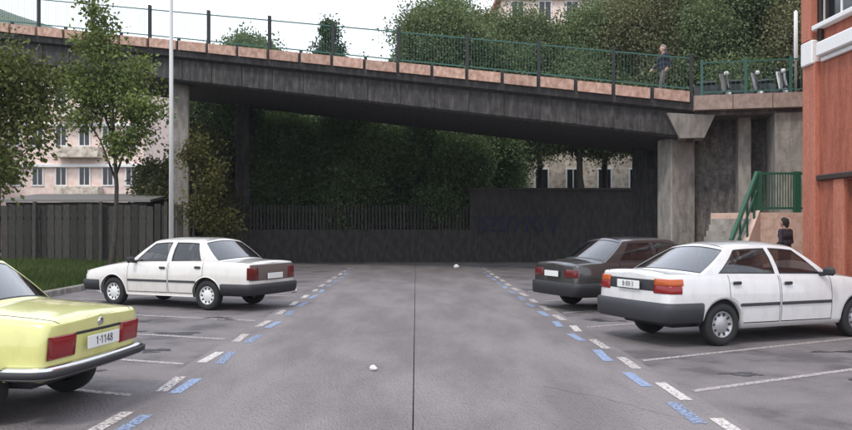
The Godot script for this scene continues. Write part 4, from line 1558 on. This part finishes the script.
func build_cars() -> void:
	# white saloon at right
	var c := {L = 4.24, ar = 0.9, af = 3.417, r = 0.29, arch = 0.345, sill = 0.22, wr = 0.56, deck = 0.54, cowl = 2.9, lean_r = 0.1, lean_f = 0.18,
		plan = [[0, 0.74], [0.03, 0.785], [0.1, 0.815], [0.4, 0.84], [1.0, 0.848], [2.6, 0.848], [3.5, 0.835], [4.0, 0.79], [4.16, 0.72], [4.24, 0.62]],
		belt = [[0, 0.955], [0.04, 0.975], [0.6, 0.965], [1.6, 0.94], [3.05, 0.9], [3.9, 0.76], [4.2, 0.66], [4.24, 0.62]],
		top = [[0, 0.99], [0.05, 1.02], [0.3, 1.01], [0.66, 1.0], [1.2, 1.0], [2.9, 0.99], [3.5, 0.92], [4.1, 0.76], [4.24, 0.64]],
		roof = [[1.1, 1.36], [1.5, 1.405], [1.9, 1.415], [2.38, 1.375]],
		lines = [[0.58, 1.18], [0.82, 1.32], [1.86, 1.82], [1.94, 1.89], [2.76, 2.3], [2.9, 2.38]],
		doors = [[1.0, 1.9], [1.92, 2.88]], paint = M.car_white, hub = M.hub, strip = 0.55, bump = [0.33, 0.6, 0.05], bump_mat = M.bumper_grey}
	var t := deg_to_rad(22)
	var car := make_car(c, "white_saloon", "white four door saloon with orange tail lamps and black bumper, parked on the right", Vector3(3.87, 0.004, -12.05), -(PI / 2 - t))
	lamp(c, false, -0.5, 0.5, 0.75, 0.9, 0.008, "tail_panel", M.rubber, car)
	for s in [-1.0, 1.0]:
		lamp(c, false, s * 0.5, s * 0.93, 0.725, 0.83, 0.014, "tail_lamp", M.lens_red, car)
		lamp(c, false, s * 0.5, s * 0.95, 0.832, 0.92, 0.014, "tail_lamp", M.lens_orange, car)
		lamp(c, true, s * 0.3, s * 0.66, 0.58, 0.7, 0.012, "headlight", M.lens_clear, car)
	number_plate(c, car, 0.82, 0.5, 0.11, "8·88·3", 0.05)
	# dark saloon
	var d := {L = 4.1, ar = 0.86, af = 3.31, r = 0.28, arch = 0.335, sill = 0.22, wr = 0.57, deck = 0.62, cowl = 2.98, lean_r = 0.08, lean_f = 0.1,
		plan = [[0, 0.74], [0.03, 0.78], [0.1, 0.805], [0.4, 0.82], [1.0, 0.826], [2.6, 0.826], [3.5, 0.81], [3.95, 0.77], [4.1, 0.66]],
		belt = [[0, 0.87], [0.04, 0.89], [0.6, 0.92], [1.6, 0.91], [2.98, 0.88], [3.9, 0.76], [4.1, 0.7]],
		top = [[0, 0.9], [0.05, 0.93], [0.62, 0.98], [1.2, 0.98], [2.98, 0.96], [3.6, 0.9], [4.1, 0.74]],
		roof = [[1.1, 1.37], [1.5, 1.4], [2.0, 1.405], [2.4, 1.37]],
		lines = [[0.66, 1.2], [0.95, 1.33], [1.82, 1.8], [1.9, 1.87], [2.8, 2.35], [2.94, 2.42]],
		doors = [[0.98, 1.86], [1.88, 2.95]], paint = M.car_dark, hub = M.hub, strip = 0.54, bump = [0.28, 0.54, 0.05], bump_mat = M.rubber}
	t = deg_to_rad(22)
	car = make_car(d, "dark_saloon", "dark brown grey saloon parked behind the white one on the right", Vector3(3.51, 0.004, -16.64), -(PI / 2 - t))
	for s in [-1.0, 1.0]:
		lamp(d, false, s * 0.4, s * 0.78, 0.64, 0.79, 0.012, "tail_lamp", M.lens_dark_red, car)
		lamp(d, true, s * 0.35, s * 0.66, 0.58, 0.7, 0.012, "headlight", M.lens_clear, car)
	number_plate(d, car, 0.7, 0.5, 0.11, "", 0.045)
	# white eighties saloon at left
	var e := {L = 4.21, ar = 0.98, af = 3.38, r = 0.285, arch = 0.345, sill = 0.24, wr = 0.57, deck = 0.72, cowl = 3.02, lean_r = 0.05, lean_f = 0.06,
		plan = [[0, 0.755], [0.03, 0.785], [0.1, 0.8], [0.4, 0.815], [1.0, 0.82], [2.6, 0.82], [3.5, 0.81], [4.0, 0.785], [4.18, 0.74], [4.21, 0.7]],
		belt = [[0, 0.89], [0.04, 0.91], [0.7, 0.93], [1.6, 0.91], [3.02, 0.87], [3.9, 0.75], [4.18, 0.69], [4.21, 0.66]],
		top = [[0, 0.92], [0.05, 0.95], [0.3, 0.96], [0.72, 0.98], [1.2, 0.97], [3.02, 0.94], [3.6, 0.88], [4.1, 0.76], [4.21, 0.69]],
		roof = [[1.1, 1.36], [1.5, 1.395], [2.0, 1.4], [2.45, 1.365]],
		lines = [[0.76, 1.2], [1.12, 1.32], [1.88, 1.84], [2.0, 1.95], [2.84, 2.35], [2.98, 2.43]],
		doors = [[1.06, 1.92], [1.94, 2.98]], paint = M.car_cream_white, hub = M.hub_white, strip = 0.54, bump = [0.3, 0.52, 0.06], bump_mat = M.rubber}
	t = deg_to_rad(25)
	car = make_car(e, "white_saloon", "older boxy white saloon with white wheel covers, parked on the left", Vector3(-3.71, 0.004, -16.74), PI / 2 - t)
	lamp(e, false, -0.76, 0.76, 0.58, 0.885, 0.008, "tail_panel", M.grime, car)
	for s in [-1.0, 1.0]:
		lamp(e, false, s * 0.5, s * 0.79, 0.6, 0.83, 0.016, "tail_lamp", M.lens_dark_red, car)
		lamp(e, true, s * 0.35, s * 0.72, 0.58, 0.7, 0.012, "headlight", M.lens_clear, car)
	number_plate(e, car, 0.66, 0.5, 0.11, "", 0.045)
	# yellow seventies saloon at far left
	var y := {L = 4.06, ar = 0.7, af = 3.263, r = 0.3, arch = 0.36, sill = 0.24, wr = 0.56, deck = 0.86, cowl = 3.1, lean_r = -0.1, lean_f = -0.1,
		plan = [[0, 0.74], [0.03, 0.77], [0.1, 0.785], [0.4, 0.8], [1.0, 0.805], [2.6, 0.805], [3.5, 0.795], [3.9, 0.76], [4.06, 0.7]],
		belt = [[0, 0.82], [0.04, 0.845], [0.8, 0.89], [1.6, 0.89], [3.1, 0.87], [3.9, 0.79], [4.06, 0.73]],
		top = [[0, 0.85], [0.05, 0.88], [0.4, 0.93], [0.86, 0.965], [1.2, 0.965], [3.1, 0.95], [3.6, 0.9], [4.06, 0.78]],
		roof = [[1.2, 1.335], [1.6, 1.37], [2.1, 1.38], [2.6, 1.34]],
		lines = [[0.88, 1.3], [1.15, 1.42], [2.0, 1.95], [2.08, 2.03], [2.95, 2.5], [3.06, 2.58]],
		doors = [[1.75, 3.05]], paint = M.car_yellow, hub = M.chrome, bump = [0.37, 0.5, 0.09], bump_mat = M.chrome}
	t = deg_to_rad(9)
	car = make_car(y, "yellow_saloon", "pale yellow old saloon with rectangular red tail lamps, cut off at the left edge", Vector3(-3.57, 0.004, -7.55), PI / 2 - t)
	lamp(y, false, -0.37, 0.37, 0.71, 0.735, 0.006, "tail_panel", M.rubber, car)
	for s in [-1.0, 1.0]:
		lamp(y, false, s * 0.38, s * 0.73, 0.54, 0.73, 0.018, "tail_lamp", M.lens_red, car)
		lamp(y, true, s * 0.35, s * 0.66, 0.58, 0.72, 0.012, "headlight", M.lens_clear, car)
	car_band(y, false, -1.1, 1.1, [[0.41, 0.1], [0.42, 0.115], [0.46, 0.115], [0.47, 0.1]], "bumper_rubber", M.rubber, car)
	number_plate(y, car, 0.63, 0.52, 0.11, "1·1148", 0.05)
	var em := st_new(true)
	var zz := car_end(y, false, 0.0, 0.79, 0.0).z
	lathe_y(em, [Vector2(0.0, 0.012), Vector2(0.035, 0.01), Vector2(0.042, 0.0)], Vector3.ZERO, 18)
	put("emblem", done(em), M.chrome, car, Transform3D(Basis(Vector3.RIGHT, PI / 2), Vector3(0, 0.79, zz)))

func build_trees() -> void:
	var big := leaf_clump(1, 46, 0.21)
	var fine := leaf_clump(2, 24, 0.32)
	var dark := Color(0.085, 0.115, 0.06)
	var green := Color(0.19, 0.24, 0.115)
	var olive := Color(0.25, 0.225, 0.125)
	# trees beyond the bridge: x, d, base, top, crown bottom, radius, tone
	var list := [
		[-10.7, 46, 2.4, 11.2, 3.2, 2.0, "slim dark tree behind the left part of the bridge"],
		[-8.6, 44, 2.2, 11.6, 3.0, 1.7, "slim tree left of the pointed conifer behind the bridge"],
		[-0.6, 47, 2.8, 11.6, 3.4, 2.2, "lower tree at the very left of the grove, right of the conifer"],
		[1.6, 45, 2.8, 13.6, 3.4, 3.0, "leafy tree at the left end of the grove above the bridge"],
		[5.4, 46, 3.0, 13.2, 5.7, 2.7, "leafy tree below the cream house above the bridge"],
		[7.2, 49, 3.1, 12.4, 6.3, 2.3, "tree set back in front of the cream house"],
		[10.9, 48, 3.1, 14.2, 6.3, 2.6, "tree set back right of the cream house front"],
		[3.4, 48, 3.0, 13.9, 6.0, 2.4, "tree set back left of the cream house"],
		[9.0, 45, 3.1, 12.1, 5.9, 2.7, "leafy tree in the middle of the grove above the bridge"],
		[12.4, 44, 3.1, 14.6, 5.8, 2.9, "leafy tree above the walking person on the bridge"],
		[15.8, 42, 3.1, 15.5, 3.5, 3.2, "tall dark tree behind the platform coping"],
		[19.4, 41, 3.1, 15.5, 3.2, 3.2, "tall tree between the platform and the red building"],
		[22.6, 43, 3.1, 16.5, 3.2, 3.2, "tall tree half hidden by the red building"]]
	var k := 0
	for e in list:
		var r := RandomNumberGenerator.new()
		r.seed = 100 + k
		var lobes := []
		var hb: float = e[4] - e[2]
		var ht: float = e[3] - e[2]
		var rad: float = e[5]
		lobes.append([Vector3(r.randf_range(-0.3, 0.3), ht - rad * 0.75, 0), Vector3(rad * 0.7, rad * 0.8, rad * 0.7)])
		var n := 9
		for i in n:
			var f := (i + 0.5) / n
			var a := i * 2.4 + r.randf() * 0.8
			var q := rad * 0.62 * sqrt(sin(PI * clampf(f * 0.85 + 0.12, 0, 1)))
			var y := lerpf(hb + rad * 0.4, ht - rad * 0.8, f)
			lobes.append([Vector3(cos(a) * q, y, sin(a) * q), Vector3(rad * 0.55, rad * r.randf_range(0.4, 0.6), rad * 0.55)])
		tree("leafy_tree", e[6], Vector3(e[0], e[2] - 0.1, -e[1]), 0.2, max(1.0, hb * 0.9), lobes, 130.0, 0.6, big, dark, [green, olive][k % 2] if k > 5 else green, 200 + k, "trees beyond the bridge")
		k += 1
	# conifer
	var cl := []
	for i in 7:
		var f := i / 6.0
		cl.append([Vector3(0, lerpf(9.9, 2.5, f), 0), Vector3(0.3 + f * 2.6, 0.8, 0.3 + f * 2.6)])
	tree("conifer", "pointed conifer rising alone behind the bridge railing", Vector3(-4.75, 2.4, -46), 0.16, 2.0, cl, 110.0, 0.45, fine, dark, Color(0.04, 0.08, 0.03), 321, "trees beyond the bridge")
	# undergrowth along the bank, seen below the deck
	var bl := ["tangled brown green bush beside the left bridge pier", "dark green bush on the bank right of the left pier", "dark bush on the bank left of the middle, under the bridge", "dark bush at the middle of the bank under the bridge", "dark bush on the bank above the right end of the paling fence", "low dark bush on the bank at the tall wall", "bush filling the corner where the low and tall walls meet", "bush behind the middle of the paling fence", "small bush at the foot of the tall wall end behind the paling"]
	var bp := [[-10.2, 36.6, 0.0, 1.9, 3.1], [-7.6, 39.5, 1.5, 2.3, 2.9], [-4.8, 40.5, 1.5, 2.4, 3.0], [-1.9, 40.0, 1.5, 2.4, 2.9], [1.0, 40.5, 1.7, 2.3, 2.8], [3.6, 41.0, 2.9, 1.6, 1.8], [2.0, 38.6, 1.4, 1.3, 2.2], [-2.9, 38.4, 1.4, 1.4, 1.6], [1.3, 38.0, 1.3, 1.0, 1.0]]
	for i in bp.size():
		var p: Array = bp[i]
		var o := thing("bush", bl[i], "bush", Vector3(p[0], p[2], -p[1]), 0.0, "bushes on the bank under the bridge")
		var r := RandomNumberGenerator.new()
		r.seed = 400 + i
		var stm := st_new(true)
		var lobes := []
		for j in 7:
			var a := j * 2.4
			var e := Vector3(cos(a) * p[3] * 0.55, p[4] * r.randf_range(0.35, 1.5), sin(a) * p[3] * 0.4)
			lobes.append([e, Vector3(p[3] * 0.55, p[4] * 0.4, p[3] * 0.5)])
			tube(stm, [Vector3(cos(a) * 0.1, -0.2, sin(a) * 0.1), e * 0.5 + Vector3(0, 0.2, 0), e], [0.06, 0.04, 0.015], 5)
		part("stem", stm, M.bark, o)
		foliage("foliage", o, lobes, 95.0, 0.6, big, Color(0.04, 0.065, 0.03), Color(0.16, 0.15, 0.065) if i == 0 else Color(0.15, 0.21, 0.09), 420 + i)
	# young tree on the verge
	var sap := [[Vector3(-0.3, 7.9, 0), Vector3(0.6, 0.7, 0.6)], [Vector3(-0.2, 6.9, 0.2), Vector3(0.7, 0.6, 0.7)], [Vector3(0.5, 6.2, -0.2), Vector3(0.85, 0.65, 0.8)], [Vector3(-0.75, 5.9, 0), Vector3(0.75, 0.6, 0.8)], [Vector3(0.15, 5.3, 0.3), Vector3(0.9, 0.6, 0.8)], [Vector3(1.05, 5.0, 0), Vector3(0.65, 0.6, 0.7)], [Vector3(-0.9, 4.9, -0.2), Vector3(0.5, 0.45, 0.6)], [Vector3(0.75, 4.2, 0.2), Vector3(0.6, 0.5, 0.6)], [Vector3(0.2, 4.0, 0.1), Vector3(0.45, 0.35, 0.5)]]
	tree("young_tree", "slender young tree on the grass in front of the pink house", Vector3(-9.55, 0.15, -26.0), 0.085, 2.7, sap, 34.0, 0.34, fine, Color(0.07, 0.1, 0.03), Color(0.2, 0.24, 0.075), 501, "", M.bark)
	var lf := [[Vector3(0.4, 5.2, 0), Vector3(1.3, 0.9, 1.2)], [Vector3(1.6, 4.9, 0.3), Vector3(1.0, 0.7, 1.0)], [Vector3(2.2, 4.0, 0), Vector3(0.95, 0.7, 0.9)], [Vector3(1.0, 4.0, 0.3), Vector3(1.1, 0.8, 1.0)], [Vector3(1.4, 3.0, 0.1), Vector3(0.9, 0.7, 0.9)], [Vector3(0.4, 2.8, 0.2), Vector3(0.8, 0.6, 0.8)], [Vector3(2.6, 4.8, -0.2), Vector3(0.7, 0.5, 0.7)]]
	tree("leafy_tree", "dark leaved tree reaching in from the left edge above the yellow car", Vector3(-11.6, 0.15, -20.0), 0.11, 2.2, lf, 34.0, 0.34, fine, Color(0.05, 0.075, 0.025), Color(0.17, 0.18, 0.06), 540, "", M.bark)
	# creeper by the left pier
	var cr := thing("creeper", "yellow green climbing leaves round the left bridge pier", "plant", Vector3(-8.3, 0.1, -30.6))
	var cst := st_new(true)
	tube(cst, [Vector3(0, -0.2, 0), Vector3(0.15, 2.2, -0.1), Vector3(0.3, 4.2, 0)], [0.05, 0.04, 0.02], 6)
	part("stem", cst, M.bark, cr)
	foliage("foliage", cr, [[Vector3(0.2, 4.3, 0), Vector3(0.7, 0.8, 0.5)], [Vector3(0.7, 3.3, 0), Vector3(0.7, 0.8, 0.5)], [Vector3(0.4, 2.2, 0), Vector3(0.8, 0.8, 0.5)], [Vector3(1.1, 1.4, 0), Vector3(0.7, 0.8, 0.5)]], 26.0, 0.34, fine, Color(0.04, 0.045, 0.015), Color(0.15, 0.14, 0.04), 560)

func build_litter() -> void:
	var r := RandomNumberGenerator.new()
	for e in [["crumpled white paper lying in the middle of the road", -0.48, -9.4, 0.04], ["white scrap of litter on the asphalt behind the old white saloon", -3.0, -20.3, 0.09], ["tiny white scrap far up the road under the bridge", 1.55, -31.5, 0.1]]:
		r.seed = 77
		var st := st_new()
		var rings := []
		for i in 5:
			var ring := []
			for k in 8:
				var a := TAU * k / 8
				var q: float = e[3] * sin(PI * (i + 0.5) / 5) * r.randf_range(0.7, 1.2)
				ring.append(Vector3(cos(a) * q, e[3] * (1 - cos(PI * (i + 0.5) / 5)) * 0.8 * r.randf_range(0.9, 1.1), sin(a) * q * 1.3))
			rings.append(ring)
		for i in 4:
			for k in 8:
				quad_out(st, rings[i][k], rings[i][(k + 1) % 8], rings[i + 1][(k + 1) % 8], rings[i + 1][k], Vector3(0, e[3] * 0.7, 0))
		for k in range(1, 7):
			tri_out(st, rings[4][0], rings[4][k], rings[4][k + 1], Vector3.ZERO)
		var o := put("paper_scrap", done(st), M.litter)
		o.position = Vector3(e[1], 0.0, e[2])
		tag(o, e[0], "litter")

func _ready() -> void:
	rng.seed = 5
	# camera: level, lens shifted so that the road's vanishing point lies where it does
	var cam := Camera3D.new()
	cam.name = "camera"
	add_child(cam)
	cam.position = Vector3(0, 1.65, 0)
	var near := 0.1
	cam.set_frustum(near * 430.0 / 830.0, Vector2(near * 10.0 / 830.0, near * 10.0 / 830.0), near, 3000.0)
	cam.current = true
	var env := Environment.new()
	env.background_mode = Environment.BG_SKY
	var sky := Sky.new()
	var sm := ProceduralSkyMaterial.new()
	sm.sky_top_color = Color(0.86, 0.89, 0.95)
	sm.sky_horizon_color = Color(0.97, 0.98, 1.0)
	sm.sky_curve = 0.2
	sm.ground_bottom_color = Color(0.3, 0.29, 0.28)
	sm.ground_horizon_color = Color(0.6, 0.6, 0.6)
	sm.sky_energy_multiplier = 1.25
	sm.sun_angle_max = 0.0
	sky.sky_material = sm
	env.sky = sky
	env.tonemap_mode = Environment.TONE_MAPPER_LINEAR
	env.tonemap_exposure = 1.25
	env.fog_enabled = true
	env.fog_density = 0.0003
	env.fog_light_color = Color(0.85, 0.88, 0.93)
	env.sdfgi_enabled = true
	env.ssao_enabled = true
	env.ssil_enabled = true
	var we := WorldEnvironment.new()
	we.name = "world_environment"
	we.environment = env
	add_child(we)
	var sun := DirectionalLight3D.new()
	sun.name = "sun"
	add_child(sun)
	sun.rotation_degrees = Vector3(-52, -32, 0)
	sun.light_energy = 0.5
	sun.light_angular_distance = 10.0
	sun.light_color = Color(1.0, 0.97, 0.93)
	sun.shadow_enabled = true

	make_materials()
	M.leaf = leaf_mat()
	build_ground()
	build_overpass()
	build_railing()
	build_red_building()
	build_stairs()
	build_back()
	build_trees()
	build_lamp_posts()
	build_cars()
	moped("pale moped at the left end of the platform", level(3.0, 5.58, 0.95), PI + 0.45, M.roof_grey)
	moped("pale moped in the middle of the platform", level(3.85, 5.58, 0.95), PI + 0.75, M.hub)
	moped("white moped at the right end of the platform", level(4.75, 5.58, 0.95), PI + 0.3, M.hub)
	person("person in a dark jacket and grey trousers walking across the bridge", over(1.38, -0.13, 0.75), -PI / 2 + 0.2413, 0.28, Color(0.5, 0.32, 0.24), Color(0.02, 0.022, 0.04), Color(0.14, 0.135, 0.13), Color(0.2, 0.18, 0.16), 0.5)
	person("person in dark clothes standing on the pavement behind the white saloon", Vector3(9.33, 0.12, -21.0), -2.6, 0.1, Color(0.35, 0.2, 0.15), Color(0.03, 0.022, 0.028), Color(0.03, 0.03, 0.04), Color(0.012, 0.01, 0.01), 0.9)
	build_litter()
